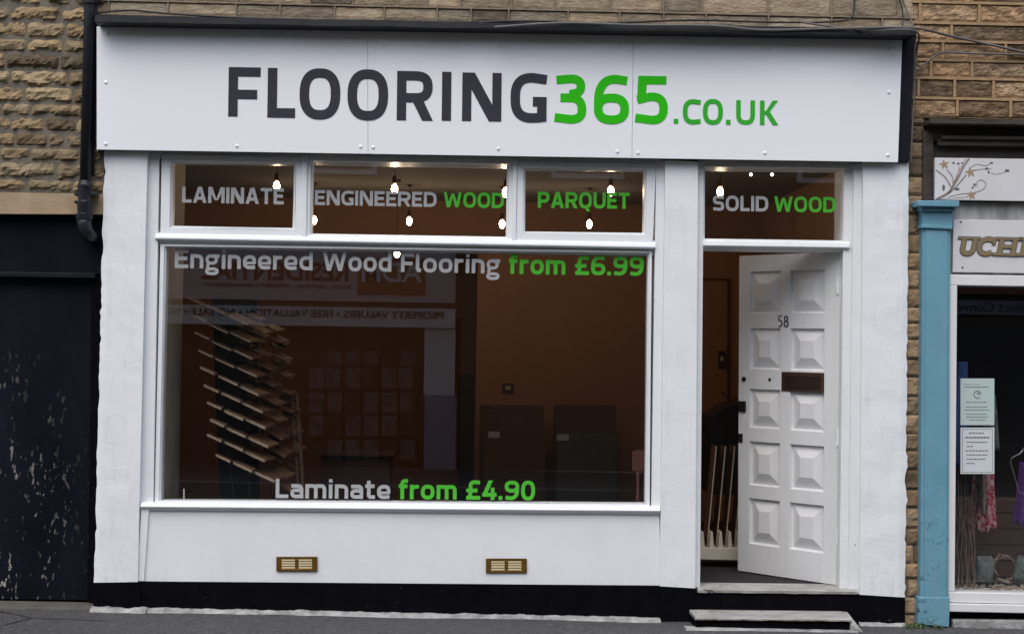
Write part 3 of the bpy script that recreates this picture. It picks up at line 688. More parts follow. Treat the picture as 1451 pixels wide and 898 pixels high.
A2 = P(985, 869, -.24); B2 = P(1214, 878, -.24); zt2 = (A2.z+B2.z)/2
lw = stepmesh(2, A2.x, B2.x-.03, -.255, .0, zt2, .020).build('doorstep', 'tread', shop)
m = MB(); m.box(bR[0]-.005, bR[1]+.005, .0, .3, gz(2)-.1, zt1-.029); m.build('riser', 'black_plinth', shop)
m = MB(); m.box(A2.x+.006, B2.x-.04, -.235, -.002, gz(2)-.1, zt2-.021); m.build('riser', 'black_plinth', shop)
# mortar haunch at the right end of the step, and base strip
m = MB(); zz = zt2-.03
m.prism([(B2.x-.04, -.25, zz), (B2.x-.04, -.25, gz(2)-.02), (B2.x+.05, -.27, gz(2)-.02), (B2.x-.005, -.24, zz)],
        [(B2.x-.04, -.01, zz+.03), (B2.x-.04, -.01, gz(2)-.02), (B2.x+.03, -.01, gz(2)-.02), (B2.x, -.01, zz+.03)])
m.build('step_haunch', 'fillet', shop, bevel=.006)
m = MB(); n = 60; pts = []
for i in range(n+1):
    x = A2.x-.06+(B2.x+.0-A2.x+.06)*i/n; w_ = .008*nz(x, 2, 2, 9)
    pts.append([(x, -.2, gz(x)-.01), (x, -.2, gz(x)+.010+w_*.5), (x, -.285-w_, gz(x)+.007+w_*.4), (x, -.31-w_, gz(x)-.01)])
vs = [p for r in pts for p in r]; m.add(vs, [(i*4+k, i*4+k+1, i*4+k+5, i*4+k+4) for i in range(n) for k in range(3)]+[(0, 1, 2, 3), tuple(n*4+k for k in range(4))])
m.build('mortar_fillet', 'fillet', shop)

# fascia box behind the sign and lead-dark ledge above ----------------------
m = MB(); m.qpx([(136, 30), (136, 211), (1289, 229), (1296.5, 46)], -.035, .35); m.build('fascia_board', 'black_board', shop, bevel=.003)
m = MB(); n = 120
LP = P(134.5, 24, -.195); RP = P(1297, 43.5, -.195)
pts = []
for i in range(n+1):
    u = i/n; q = LP*(1-u)+RP*u; e = .006*nz(q.x, 0, 0, 3)+.003*nz(q.x, 0, 4, 14)
    pts.append([(q.x, .1, q.z+.075), (q.x, .0, q.z+.05+e*.3), (q.x, -.16, q.z+.016+e), (q.x, -.195, q.z+.006+e), (q.x, -.198, q.z-.030+e), (q.x, -.175, q.z-.034), (q.x, .1, q.z-.026)])
vs = [p for r in pts for p in r]; K = 7
m.add(vs, [(i*K+k, i*K+(k+1) % K, (i+1)*K+(k+1) % K, (i+1)*K+k) for i in range(n) for k in range(K)]+[tuple(range(K)), tuple(n*K+k for k in range(K))])
m.build('ledge', 'flashing', shop)

# ------------------------------------------------------------------ fascia sign
YS = -.062
sign = thing('fascia_sign', 'long white fascia sign reading FLOORING365.CO.UK across the shop front', 'sign', P(705, 222, YS))
TL, BL, BR, TR = (137, 38), (137, 212), (1272.5, 230), (1278.5, 57)
def along(x, e0, e1): t = (x-e0[0])/(e1[0]-e0[0]); return (x, e0[1]+(e1[1]-e0[1])*t)
cuts = [(137, 137), (521, 521.5), (897.5, 895.5), (1278.5, 1272.5)]
for k in range(3):
    (ta, ba), (tb, bb) = cuts[k], cuts[k+1]; g = .25
    m = MB(); m.qpx([along(ta+(g if k else 0), TL, TR), along(ba+(g if k else 0), BL, BR), along(bb-(g if k < 2 else 0), BL, BR), along(tb-(g if k < 2 else 0), TL, TR)], YS, YS+.012)
    m.build('panel', 'sign_white', sign, bevel=.0012)
m = MB(); m.qpx([along(140, TL, TR), along(140, BL, BR), along(1268, BL, BR), along(1274, TL, TR)], YS+.0125, -.036); m.build('backing', 'sign_white', sign)
for (x, y) in ((152, 47), (150, 117), (150, 204), (340, 52), (336, 207), (504, 57), (533, 61), (511, 208), (529, 209), (706, 66), (706, 211), (879, 66), (908, 66), (875, 215), (904, 217), (1092, 69), (1084, 217), (1262, 70), (1260, 131), (1258, 220)):
    m = MB(); m.ball(P(x, y, YS), .0115, .006, .0115, 12, 8); m.build('screw_cap', 'cap_white', sign, smooth=True)
m = MB()
for k, (c, x0, x1, yt, yb) in enumerate((('F', 323.2, 368.5, 95.3, 165.2), ('L', 378.7, 418, 96.4, 166.6), ('O', 424, 481.8, 97.5, 168.5), ('O', 492, 549.5, 99, 169.6),
        ('R', 562, 612.5, 100.8, 170.6), ('I', 625.7, 639, 102, 171), ('N', 654.5, 710.2, 103, 171.6), ('G', 723, 774.2, 103.4, 173.6))):
    letter(m, c, x0, x1, yt, yb, YS-.0005, .19, k=k % 2)
m.build('lettering', 'letter_dark', sign, label='dark grey word FLOORING')
m = MB()
for k, (c, x0, x1, yt, yb) in enumerate((('3', 785.7, 830.4, 105.5, 175), ('6', 841.4, 891, 106, 175.6), ('5', 900, 946, 107.6, 175.8))): letter(m, c, x0, x1, yt, yb, YS-.0005, .175, k=k % 2)
m.build('lettering', 'letter_green', sign, label='bright green number 365')
m = MB()
for k, (c, x0, x1, yt, yb) in enumerate((('.', 954.6, 961, 141, 175.4), ('C', 967.4, 992.5, 140.6, 176.2), ('O', 995.8, 1024.2, 140.8, 176.4), ('.', 1028.7, 1035, 142, 176.8), ('U', 1043, 1069.5, 142.2, 176.8), ('K', 1076.7, 1102, 142.6, 177))):
    letter(m, c, x0, x1, yt, yb, YS-.0005, .185, k=k % 2)
m.build('lettering', 'letter_green2', sign, label='smaller green ending .CO.UK')

# ------------------------------------------------------------------ air vents
for i, (x0, y0, x1, y1, lab) in enumerate(((391.5, 788.5, 449.5, 808.5, 'brass air vent low in the white riser, below the word Laminate'), (688.5, 791, 746.5, 811, 'brass air vent low in the white riser, below the price £4.90'))):
    v = thing('air_vent', lab, 'vent', P((x0+x1)/2, y1, .02), 'brass air vents in the stall riser')
    m = MB(); ya = .018
    m.rpx(x0, y0, x0+7, y1, ya, .035); m.rpx(x1-7, y0, x1, y1, ya, .035); m.rpx(x0+7, y0, x1-7, y0+3, ya, .035); m.rpx(x0+7, y1-3, x1-7, y1, ya, .035)
    cx = (x0+x1)/2; m.rpx(cx-2, y0+3, cx+2, y1-3, ya, .035); m.build('frame', 'brass', v, bevel=.001)
    m = MB(); m.rpx(x0+6, y0+2, x1-6, y1-2, .0275, .035); m.build('backing', 'vent_dark', v)
    for a_, b_ in ((x0+7.5, cx-2.5), (cx+2.5, x1-7.5)):
        m = MB()
        for k in range(4):
            y = y0+3.3+k*3.6; m.rpx(a_, y, b_, y+2.3, .0205, .026)
        m.build('louvre', 'brass_pale', v)

# ------------------------------------------------------------------ left stone building
lb = thing('stone_building', 'rough coursed stone building with peeling black timber garage door', 'building', P(60, 862, .05))
zt = P(60, 273, .04).z; xr = P(150, 150, .04).x
m = MB(); wall(m, -4.6, xr, zt, 4.9, .04, .092, .24, .010, .017, .022, (.34, .252, .142), 'pitch', .32, darks=.2); m.build('rough_wall', 'stone_rough', lb, label='rough pitch-faced yellow stone courses')
m = MB(); m.box(-4.6, xr, .037, .4, zt+.001, 4.9); m.build('wall_core', 'mortar_grey', lb)
m = MB(); slab(m, [(-500, 262), (-500, 301), (146, 303.5), (146, 275)], .03, .4, 60, 6, .003, (0, 0), 11); m.build('lintel', 'lintel', lb)
x_l = P(-560, 500, .1).x
m = MB(); pA = P(146, 303, .12)
m.box(x_l, P(141, 500, .11).x, .10, .2, P(60, 387, .10).z, P(60, 302, .1).z+.02); m.build('header_board', 'black_door', lb, bevel=.004)
m = MB(); m.box(x_l, P(133, 500, .07).x, .06, .2, P(60, 393, .07).z, P(60, 386, .07).z); m.build('drip_rail', 'black_board', lb, bevel=.004)
gd = MB(); gd.box(x_l, P(129.5, 600, .13).x, .13, .18, P(60, 849, .13).z, P(60, 393, .13).z-.002)
gd = gd.build('garage_door', 'black_door', lb, bevel=.003)
m = MB(); m.qpx([(129.8, 393.5), (124, 852), (134, 852), (142.5, 393.5)], .105, .2); m.build('door_post', 'black_plinth', lb)
m = MB(); m.qpx([(134, 250), (124, 860), (150, 862), (160, 250)], .2, .4); m.build('side_wall', 'black_plinth', lb)
# threshold slabs under the garage doors
m = MB()
xs = [-4.5, -3.55, -2.9, P(135, 860, 0).x]
for a_, b_ in zip(xs, xs[1:]):
    m.prism([(a_+.004, -.06, gz(a_)-.02), (b_-.004, -.05, gz(b_)-.02), (b_-.004, -.045, gz(b_)+.018), (a_+.004, -.055, gz(a_)+.018)],
            [(a_+.004, .3, gz(a_)-.02), (b_-.004, .3, gz(b_)-.02), (b_-.004, .3, gz(b_)+.028), (a_+.004, .3, gz(a_)+.028)])
m.build('door_sill', 'slab_stone', lb, bevel=.01)

# ------------------------------------------------------------------ upper wall over the sign
uw = thing('upper_wall', 'squared stone block wall above the black ledge of the flooring shop', 'wall', P(700, 30, .03))
zb = P(700, 40, .03).z-.12; rib2 = MB()
m = MB(); wall(m, P(143, 10, .03).x, P(1296, 10, .03).x, zb, 5.2, .03, .17, .29, .010, .005, .003, (.37, .30, .21), 'flat', .3, rows=[.15, .085, .15, .2, .2, .2], darks=.12, ribs=rib2)
m.build('stone_blocks', 'stone_ashlar', uw)
m = rib2; m.box(P(143, 10, .03).x, P(1296, 10, .03).x, .034, .4, zb, 5.2); m.build('pointing', 'mortar_pale', uw)

# ------------------------------------------------------------------ drainpipe
dp = thing('drainpipe', 'black cast iron drainpipe running down the rough stone wall left of the sign', 'pipe', P(124, 262, -.02))
yp = -.04
m = MB(); m.tube([P(128.5, -60, yp), P(127.5, 0, yp), P(121, 258, yp)], .034, 16); m.build('pipe', 'pipe_black', dp, smooth=True)
m = MB(); m.tube([P(140, -60, yp+.03), P(134, 40, yp+.03), P(131, 250, yp+.04)], .013, 10); m.build('side_pipe', 'pipe_black', dp, smooth=True)
m = MB(); m.tube([P(121, 256, yp), P(120.8, 262, yp), P(120.5, 264, yp), P(120, 284, yp), P(119.8, 286, yp), P(119.6, 302, yp), P(119.5, 304, yp), P(119.5, 311, yp)], [.036, .044, .044, .038, .046, .04, .052, .05], 16); m.build('socket', 'pipe_black', dp)
m = MB(); m.rpx(105, 272, 136, 277, -.06, .02); m.rpx(105, 284, 116, 288, -.05, .02); m.ball(P(124, 263, -.085), .010); m.build('bracket', 'pipe_black', dp, bevel=.003)
m = MB()
pts = [P(119.5, 308, yp), P(119.5, 318, yp), P(121.5, 327, yp-.005), P(126, 333, yp+.01), P(131, 336, yp+.08), P(134, 338, .16)]
m.tube(pts, [.046, .044, .042, .041, .036, .036], 16); m.build('elbow', 'pipe_black', dp, smooth=True)
m = MB(); m.tube([P(127, -4, yp), P(127, 6, yp)], .046, 16); m.build('collar', 'pipe_black', dp)

# ------------------------------------------------------------------ cables
def cable(pts, r, mt, lab, samples=8):
    w = [P(*p) for p in pts]; o = []
    for i in range(len(w)-1):
        p0, p1, p2, p3 = w[max(i-1, 0)], w[i], w[i+1], w[min(i+2, len(w)-1)]
        for k in range(samples):
            t = k/samples; o.append(.5*((2*p1)+(p2-p0)*t+(2*p0-5*p1+4*p2-p3)*t*t+(-p0+3*p1-3*p2+p3)*t**3))
    o.append(w[-1]); m = MB(); m.tube(o, r, 6)
    return m.build('cable', mt, smooth=True, label=lab, cat='cable')
cable([(141, 18, -.1), (185, 15, -.14), (230, 19, -.2), (330, 25, -.18), (480, 30, -.18), (620, 34, -.18), (740, 30, -.2), (860, 33, -.2), (980, 29, -.1), (1100, 32, -.06), (1180, 31, -.05), (1208, 22, -.02), (1210, -20, -.02)], .006, 'cable_black', 'black cable lying along the ledge then climbing the squared stone wall')
cable([(700, 39, -.207), (800, 33, -.23), (900, 36, -.23), (1010, 37, -.23), (1080, 43, -.207), (1180, 41, -.207), (1290, 40, -.24), (1350, 52, -.03), (1450, 74, -.02), (1560, 98, -.02)], .008, 'cable_grey', 'thick grey cable running off the ledge and sloping down across the right stone wall')
cable([(1130, 31, -.05), (1220, 43, -.207), (1296, 44, -.25), (1299, 70, -.04), (1298, 88, -.025), (1305, 94, -.02), (1320, 84, -.02), (1335, 75, -.02), (1380, 76, -.02), (1420, 77, -.02), (1560, 80, -.02)], .006, 'cable_grey', 'pale cable looping beside the corner of the sign and over the right stone wall')
cable([(1270, -20, .0), (1283, 10, 0), (1296, 42, -.1), (1297, 60, -.04), (1296, 120, -.03), (1292, 200, -.03), (1291, 232, -.02)], .005, 'cable_grey', 'thin grey cable hanging down beside the black end of the fascia')
cable([(1268, -20, -.01), (1278, 12, 0), (1279, 34, -.02), (1279, 44, -.1)], .004, 'cable_black', 'thin black cable dropping onto the right end of the ledge')

# ------------------------------------------------------------------ right building
rb = thing('neighbouring_shop', 'stone fronted gift shop with teal pilaster and dark display window', 'shop', P(1400, 880, .05))
xa = P(1292, 100, .02).x; XE = 6.2; zc = P(1400, 168, .02).z
m = MB(); rbm = MB(); random.seed(11); wall(m, xa, XE, zc, 5.0, .025, .118, .32, .020, .007, .009, (.47, .31, .175), 'flat', .25, darks=.2, ribs=rbm)
m.build('tooled_wall', 'stone_strap', rb, label='tooled brown stone courses with raised tan pointing')
rbm.box(xa-.02, XE, .03, .4, zc, 5.0); m = rbm
m.build('pointing', 'mortar_tan', rb)
# narrow stone quoin strip between the two shops
random.seed(5)
xq0 = P(1284, 500, .03).x; xq1 = P(1306, 500, .03).x
m = MB(); wall(m, xq0-.02, xq1+.01, gz(3)-.05, zc+.02, .05, .108, .5, .006, .012, .010, (.34, .235, .14), 'flat', .28, darks=.15); m.build('quoin_strip', 'stone_rough', rb)
m = MB(); m.box(xq0-.05, xq1+.02, .055, .4, gz(3)-.05, zc+.02); m.build('quoin_core', 'mortar_grey', rb)
# teal pilaster
m = MB()
m.qpx([(1307.5, 318), (1304, 884), (1344, 887), (1347, 318)], -.03, .3)
m.qpx([(1311.5, 325), (1310, 872), (1341, 872), (1343.5, 325)], -.038, -.028)
m.qpx([(1307, 298), (1307, 319), (1350, 321), (1350, 299)], -.042, .3)
m.qpx([(1306, 318), (1306, 323), (1350, 325), (1350, 320)], -.052, .3)
m.qpx([(1303.5, 291), (1306, 299), (1352, 300), (1356, 292)], -.062, .3)
m.qpx([(1299.5, 284), (1301, 292), (1359, 293), (1360, 284.5)], -.10, .3)
m.build('pilaster', 'teal', rb, bevel=.004)
m = MB(); m.qpx([(1302, 846), (1301, 884), (1345, 888), (1346, 846)], -.042, .2); m.build('pilaster_base', 'teal', rb, bevel=.004)
# old cornice in a recess
m = MB(); XRp = 1640
m.qpx([(1318, 168), (1318, 175), (XRp, 180), (XRp, 173)], -.10, .2)
m.qpx([(1312, 172), (1312, 200), (XRp, 200), (XRp, 178)], .03, .3)
m.qpx([(1334, 192), (1334, 197), (XRp, 200), (XRp, 195)], -.02, .2)
m.qpx([(1330, 197), (1330, 206), (XRp, 210), (XRp, 200)], .005, .2)
m.qpx([(1308, 176), (1308, 286), (XRp, 290), (XRp, 200)], .06, .3)
m.qpx([(1308, 185), (1308, 284), (1323, 284), (1323, 192)], .02, .2)
m.build('cornice', 'grimy_wood', rb, bevel=.004)
m = MB(); m.qpx([(1347, 286), (1344, 400), (XRp, 405), (XRp, 290)], .02, .2); m.build('fascia_backing', 'dirty_white', rb)
# window frame, glass, sill
m = MB(); gq = [(1356.5, 403.5), (1353, 838), (XRp, 844), (XRp, 408)]
m.qpx([(1344, 389), (1344, 404), (XRp, 409), (XRp, 393)], -.01, .2)
m.qpx([(1345.5, 404.2), (1342.5, 838), (1353, 838), (1356.5, 404.2)], -.01, .2)
m.qpx([(1344, 838.3), (1344, 853), (XRp, 859), (XRp, 844)], -.012, .2)
m.qpx([(1342, 854.5), (1342, 866), (XRp, 872), (XRp, 860)], -.03, .2)
rwf = m.build('shop_window', 'upvc', rb, bevel=.004)
m = MB(); m.qpx([(1350, 398), (1348, 842), (XRp, 848), (XRp, 402)], .05, .056); m.build('glass_pane', 'glass', rwf)
m = MB(); m.box(P(1344, 880, .06).x, XE, .03, .3, gz(3.5)-.1, P(1400, 866, .05).z+.01); m.build('base_board', 'black_plinth', rb)
m = MB(); m.box(P(1349, 885, 0).x, XE, -.02, .05, gz(3.5)-.05, P(1400, 878, -.02).z); m.build('base_ledge', 'fillet', rb, bevel=.006)

# floral sign
fs_ = thing('floral_sign', 'white board with gold flowers and curling grey stems above the teal pilaster', 'sign', P(1390, 283, -.02))
YV = -.035
m = MB(); m.qpx([(1325, 223.5), (1325, 283), (XRp, 288), (XRp, 228)], YV, YV+.03); m.build('board', 'board_white', fs_, bevel=.002)
def curve_px(pts, r, mt, nm='stem'):
    w = [Vector(P(x, y, YV-.0005)) for x, y in pts]; o = []
    for i in range(len(w)-1):
        p0, p1, p2, p3 = w[max(i-1, 0)], w[i], w[i+1], w[min(i+2, len(w)-1)]
        for k in range(6): t = k/6; o.append(.5*((2*p1)+(p2-p0)*t+(2*p0-5*p1+4*p2-p3)*t*t+(-p0+3*p1-3*p2+p3)*t**3))
    o.append(w[-1]); m = MB(); m.tube(o, r, 5); m.build(nm, mt, fs_)
for pts, r, mt in (([(1327, 282), (1343, 274), (1356, 255), (1365, 237), (1373, 225)], .004, 'vine_grey'), ([(1327, 281), (1345, 270), (1355, 250), (1369, 225)], .003, 'vine_gold'),
    ([(1326, 241), (1338, 250), (1346, 262), (1349, 270)], .0028, 'vine_grey'), ([(1341, 240), (1349, 250), (1350, 262), (1346, 272)], .0022, 'vine_grey'),
    ([(1350, 262), (1357, 250), (1359, 236)], .0022, 'vine_gold'), ([(1344, 275), (1357, 262), (1369, 248)], .0025, 'vine_grey'), ([(1378, 242), (1390, 240), (1404, 239)], .0018, 'vine_grey'),
    ([(1373, 240), (1383, 233), (1396, 235), (1404, 231)], .0018, 'vine_grey'), ([(1404, 245), (1412, 247), (1424, 244)], .0015, 'vine_grey'),
    ([(1344, 279), (1362, 275), (1380, 273), (1393, 268), (1397, 260), (1390, 255), (1384, 259), (1385, 265)], .002, 'vine_grey'), ([(1328, 282), (1345, 281), (1372, 279)], .002, 'vine_gold')):
    curve_px(pts, r, mt)
for (cx, cy, r) in ((1338, 233, 7.5), (1375, 244, 8), (1377, 277, 7)):
    m = MB(); A = P(cx, cy, YV-.002); rr = r*.0043
    for k in range(5):
        a0 = math.radians(90+72*k+12); a1 = a0-.5; a2 = a0+.5
        q = [A, A+Vector((math.cos(a1)*rr*.45, 0, math.sin(a1)*rr*.45)), A+Vector((math.cos(a0)*rr, 0, math.sin(a0)*rr)), A+Vector((math.cos(a2)*rr*.45, 0, math.sin(a2)*rr*.45))]
        m.prism(q, [p+Vector((0, .002, 0)) for p in q])
    m.build('flower', 'vine_gold', fs_)
m = MB()
for (cx, cy, rx, rz) in ((1351, 231, 2.2, 1.5), (1358, 232, 2, 1.6), (1363, 231, 1.5, 1.2), (1405, 231, 2.6, 1.4), (1398, 239, 1.8, 2.2), (1401, 244, 1.4, 2.5), (1427, 242, 3.4, 2.2), (1337, 266, 2, 4.5), (1356, 268, 4, 2), (1381, 262, 1.8, 2.6), (1378, 266, 1.6, 1.6)):
    m = MB(); m.ball(P(cx, cy, YV-.0005), rx*.0043, .0015, rz*.0043, 10, 6); m.build('leaf', 'vine_grey', fs_)
# name board
ns = thing('name_board', 'white shop name board with gold italic letters UCHI above the dark window', 'sign', P(1400, 386, -.02))
YN = -.005
m = MB(); m.qpx([(1351, 311), (1350, 385.5), (XRp, 390), (XRp, 315)], YN, YN+.02); m.build('board', 'board_white', ns, bevel=.002)
for x, y in ((1361.5, 314.5), (1364, 379)): m = MB(); m.ball(P(x, y, YN), .006, .004, .006, 8, 6); m.build('screw', 'ironmongery', ns)
def serif(ch, x0, w_, yb, H, off, t, mb, grow_=0.):
    A = P(x0, yb, YN-.001-off); U_ = Vector((1, 0, -.0155)); s = 1/ (F/(D+YN)); V_ = Vector((.20, 0, 1)); Hh = H*s
    sh = .13; g = glyph_serif(ch, w_/H, t, grow_)
    put(mb, g, 0, 0, Hh, Hh, A, U_, V_, .001+off)
def glyph_serif(ch, w, t, g):
    st = []; h = t/2; T = t+2*g
    V = lambda x, a=0, b=1: st.append(strip([(x, a-g), (x, b+g)], T)); Sf = lambda x, y, l=.5: st.append(strip([(x-l*.42-g, y), (x+l*.42+g, y)], .11+2*g))
    if ch == 'I': V(w/2); Sf(w/2, .055, .85); Sf(w/2, .945, .85)
    if ch == 'H': V(w*.2); V(w*.8); Sf(w*.2, .055, .8); Sf(w*.2, .945, .8); Sf(w*.8, .055, .8); Sf(w*.8, .945, .8); st.append(strip([(w*.2, .5), (w*.8, .5)], .15+2*g))
    if ch == 'U': st.append(strip([(w*.2, 1+g)]+se(w*.5, .36, w*.3, .36-h*.7, 180, 360, 16, 2.3)+[(w*.8, 1+g)], T*.95)); Sf(w*.2, .945, .8); Sf(w*.8, .945, .62)
    if ch == 'C': st.append(strip(se(w*.55, .5, w*.42, .5-h*.7, 50, 318, 20, 2.2), T*.95)); st.append(strip([(w*.9, .62-g), (w*.9, 1+g)], .11+2*g))
    return st
for mt, off, gr in (('ink', 0, .055), ('gold', .0022, 0)):
    m = MB()
    for k, (c, x0, w_) in enumerate((('U', 1357, 26), ('C', 1382, 26), ('H', 1409, 32), ('I', 1440, 17))): serif(c, x0, w_, 361+k*.4, 25.5, off+.0003*k, .24, m, gr)
    m.build('lettering', mt, ns, label='gold letter faces' if mt == 'gold' else 'black letter outline')

# ---- right shop interior
m = MB(); zr0, zr1 = P(1400, 842, .06).z, P(1400, 398, .06).z; xL = P(1349, 600, .06).x
m.box(xL-.25, XE, 1.6, 1.66, zr0-.3, zr1+.4); m.box(xL-.3, xL-.25, .09, 1.66, zr0-.3, zr1+.4); m.box(xL-.3, XE, .09, 1.66, zr1+.02, zr1+.06); m.box(xL-.3, XE, .2, 1.66, zr0-.06, zr0-.02)
m.box(XE-.05, XE, .2, 1.66, zr0-.3, zr1+.4)
m.build('display_bay', 'shop_dark', rb)
m = MB()
for k in range(5): z0 = zr0+.02+.105*k; m.box(xL+.05, XE-.06, .72+.004*(k % 2), .75, z0, z0+.098)
m.build('slatted_back', 'wood_slat', rb, bevel=.003)
for (lab, mt, y0, y1, hd) in (('pale green paper notice with a round picture, upper one in the gift shop window', 'green_paper', 536, 602, 0), ('white paper notice with bordered printed lines, lower one in the gift shop window', 'white_paper', 605.5, 671, 1)):
    t_ = thing('paper_notice', lab, 'notice', P(1385, y1, .06), 'notices in the gift shop window')
    m = MB(); m.rpx(1361, y0, 1409, y1, .0465, .0475); m.build('sheet', mt, t_)
    lines = ([(8, 4, 28, .6), (11.5, 6, 40, 1.2), (33, 8, 38, 1.1), (40, 8, 38, 1), (44, 6, 41, 1), (50, 8, 38, 1), (54, 8, 40, 1), (58, 12, 36, 1)] if not hd else
             [(7, 12, 34, 1.6), (13, 7, 41, 2.2), (20, 9, 38, 1.5), (26, 9, 18, 1.5), (32, 7, 40, 1.5), (38, 9, 38, 1.5), (44, 9, 36, 1.5), (50, 9, 20, 1.5)])
    for (dy, a_, b_, hh) in lines:
        x = 1361+a_; m = MB()
        while x < 1361+b_:
            w_ = random.uniform(2, 5); m.rpx(x, y0+dy, min(x+w_, 1361+b_), y0+dy+hh, .0458, .0466); x += w_+.9
        m.build('text_line', 'ink', t_)
    m = MB()
    if not hd:
        c_ = P(1385, y0+22.5, .046)
        m.tube([c_+Vector((.022*math.cos(a*.45), 0, .022*math.sin(a*.45))) for a in range(13)], .0022, 5); m.ball(c_+Vector((.006, 0, .006)), .008, .001, .006)
    else:
        for q in ((1363.5, 607.5, 1364.1, 669), (1405.9, 607.5, 1406.5, 669), (1364.1, 607.5, 1405.9, 608.1), (1364.1, 668.4, 1405.9, 669)): m.rpx(*q, .0458, .0466)
    m.build('border' if hd else 'emblem', 'ink', t_)
def cloth(px0, py0, px1, py1, Y, mt, nm, lab, cat, fold=.02, nf=4, taper=0., hem=.01, sheer=0):
    m = MB(); a_ = P(px0, py0, Y); b_ = P(px1, py1, Y); nx_, nz2 = 28, 22; vs = []
    for side in (0, 1):
        for j in range(nz2+1):
            v = j/nz2
            for i in range(nx_+1):
                u = i/nx_; k = 1-taper*(1-v); x = (a_.x+b_.x)/2+((b_.x-a_.x)*(u-.5))*k+sheer*v
                z = a_.z+(b_.z-a_.z)*v+(hem*math.sin(u*9+1)+hem*nz(u*4, v, 2, 2))*v
                y = Y+fold*v*math.sin(u*nf*2*math.pi+v)+fold*.6*nz(u*5, v*3, 1, 1)+side*.006+(.06*(abs(u-.5)*2)**2)
                vs.append((x, y, z))
    W = nx_+1; N_ = W*(nz2+1); fs = []
    for s_ in (0, 1):
        fs += [(s_*N_+j*W+i, s_*N_+(j+1)*W+i, s_*N_+(j+1)*W+i+1, s_*N_+j*W+i+1) for j in range(nz2) for i in range(nx_)]
    b = [i for i in range(W)]+[j*W+nx_ for j in range(1, nz2+1)]+[nz2*W+i for i in range(nx_-1, -1, -1)]+[j*W for j in range(nz2-1, 0, -1)]
    fs += [(b[k], b[(k+1) % len(b)], N_+b[(k+1) % len(b)], N_+b[k]) for k in range(len(b))]
    m.add(vs, fs); return m.build(nm, mt, smooth=True, label=lab, cat=cat)
cloth(1380, 640, 1417, 752, .34, 'red_cloth', 'skirt', 'red and white patterned skirt hanging below the paper notices', 'clothing', .025, 3, .3)
cloth(1384, 655, 1399, 722, .28, 'cream_cloth', 'scarf', 'cream scarf hanging over the red patterned skirt', 'clothing', .012, 1.5, .3, .03, .02)
cloth(1441, 655, 1475, 745, .30, 'purple_cloth', 'purple_dress', 'purple dress on a wire hanger at the right edge of the gift shop window', 'clothing', .02, 3, .5)
cloth(1348, 512, 1380, 660, .40, 'blue_cloth', 'blue_blouse', 'blue blouse hanging behind the pale green notice', 'clothing', .02, 3, .35)
cloth(1396, 560, 1421, 640, .46, 'grey_cloth', 'grey_shawl', 'grey shawl hanging behind the notices in the gift shop', 'clothing', .02, 2, .5)
m = MB()
m.tube([P(1451, 634, .27), P(1446, 642, .27), P(1434, 648, .27), P(1432, 655, .27), P(1444, 697, .27), P(1462, 702, .27), P(1478, 655, .27), P(1456, 645, .27), P(1451, 640, .27)], .004, 6)
m.build('clothes_hanger', 'chrome', smooth=True, label='bare wire clothes hanger above the purple dress', cat='hanger')
# twig bundle
tw = thing('twig_bundle', 'bundle of bare brown twigs standing at the left of the gift shop window', 'decoration', P(1368, 838, .2))
random.seed(3)
for k in range(8):
    x = 1359+k*3.2; m = MB(); yy = .14+.05*(k % 3); pts = []
    for j in range(9): pts.append(P(x+random.uniform(-2.6, 2.6)+j*.2*(k % 3-1), 838-j*(17+random.uniform(0, 5)), yy))
    m.tube(pts, [.0058-.0005*j for j in range(9)], 6)
    if k % 2: m.tube([pts[4], P(x-7, 838-4*21-25, yy), P(x-8, 838-4*21-52, yy)], [.006, .004, .002], 5)
    m.build('twig', 'bark', tw)
# cushions and pebbles on the bay floor
def cushion(cx, cy, w_, h_, Y, mt, lab, tilt=0.):
    m = MB(); c_ = P(cx, cy, Y); sx, sz = w_*.0043/2, h_*.0043/2; n_ = 14; vs = []
    for s_ in (-1, 1):
        for j in range(n_+1):
            for i in range(n_+1):
                u, v = i/n_*2-1, j/n_*2-1; b = (1-u*u)*(1-v*v); pin = 1-.12*(1-b**.5)*(0 if abs(u) > .99 and abs(v) > .99 else 1)
                x, z = u*sx*pin, v*sz*pin; vs.append((c_.x+x*math.cos(tilt)-z*math.sin(tilt), Y+s_*(.05*b**.5), c_.z+x*math.sin(tilt)+z*math.cos(tilt)))
    N_ = (n_+1)**2; W = n_+1; fs = [(s_*N_+j*W+i, s_*N_+(j+1)*W+i, s_*N_+(j+1)*W+i+1, s_*N_+j*W+i+1) for s_ in (0, 1) for j in range(n_) for i in range(n_)]
    m.add(vs, fs); return m.build('cushion', mt, smooth=True, label=lab, cat='cushion')
cushion(1395, 806, 28, 44, .25, 'grey_cloth', 'grey green satin cushion upright on the gift shop window floor')
wr = thing('driftwood_wreath', 'round driftwood wreath leaning beside the grey green cushion', 'decoration', P(1425, 830, .3)); random.seed(8)
for k in range(22):
    a_ = 2*math.pi*k/22; c_ = P(1424, 806, .32); rr = .075; q = c_+Vector((math.cos(a_)*rr, random.uniform(-.02, .02), math.sin(a_)*rr)); t_ = Vector((-math.sin(a_)+random.uniform(-.6, .6), random.uniform(-.3, .3), math.cos(a_)+random.uniform(-.6, .6))).normalized()*.045
    m = MB(); m.tube([q-t_, q+t_*.1, q+t_], [.004, .009, .004], 6); m.build('driftwood_piece', 'pebble' if k % 3 else 'bark', wr)
cushion(1448, 806, 24, 44, .28, 'grey_cloth', 'grey cushion at the right end of the gift shop window floor', -.2)
m = MB(); random.seed(9)
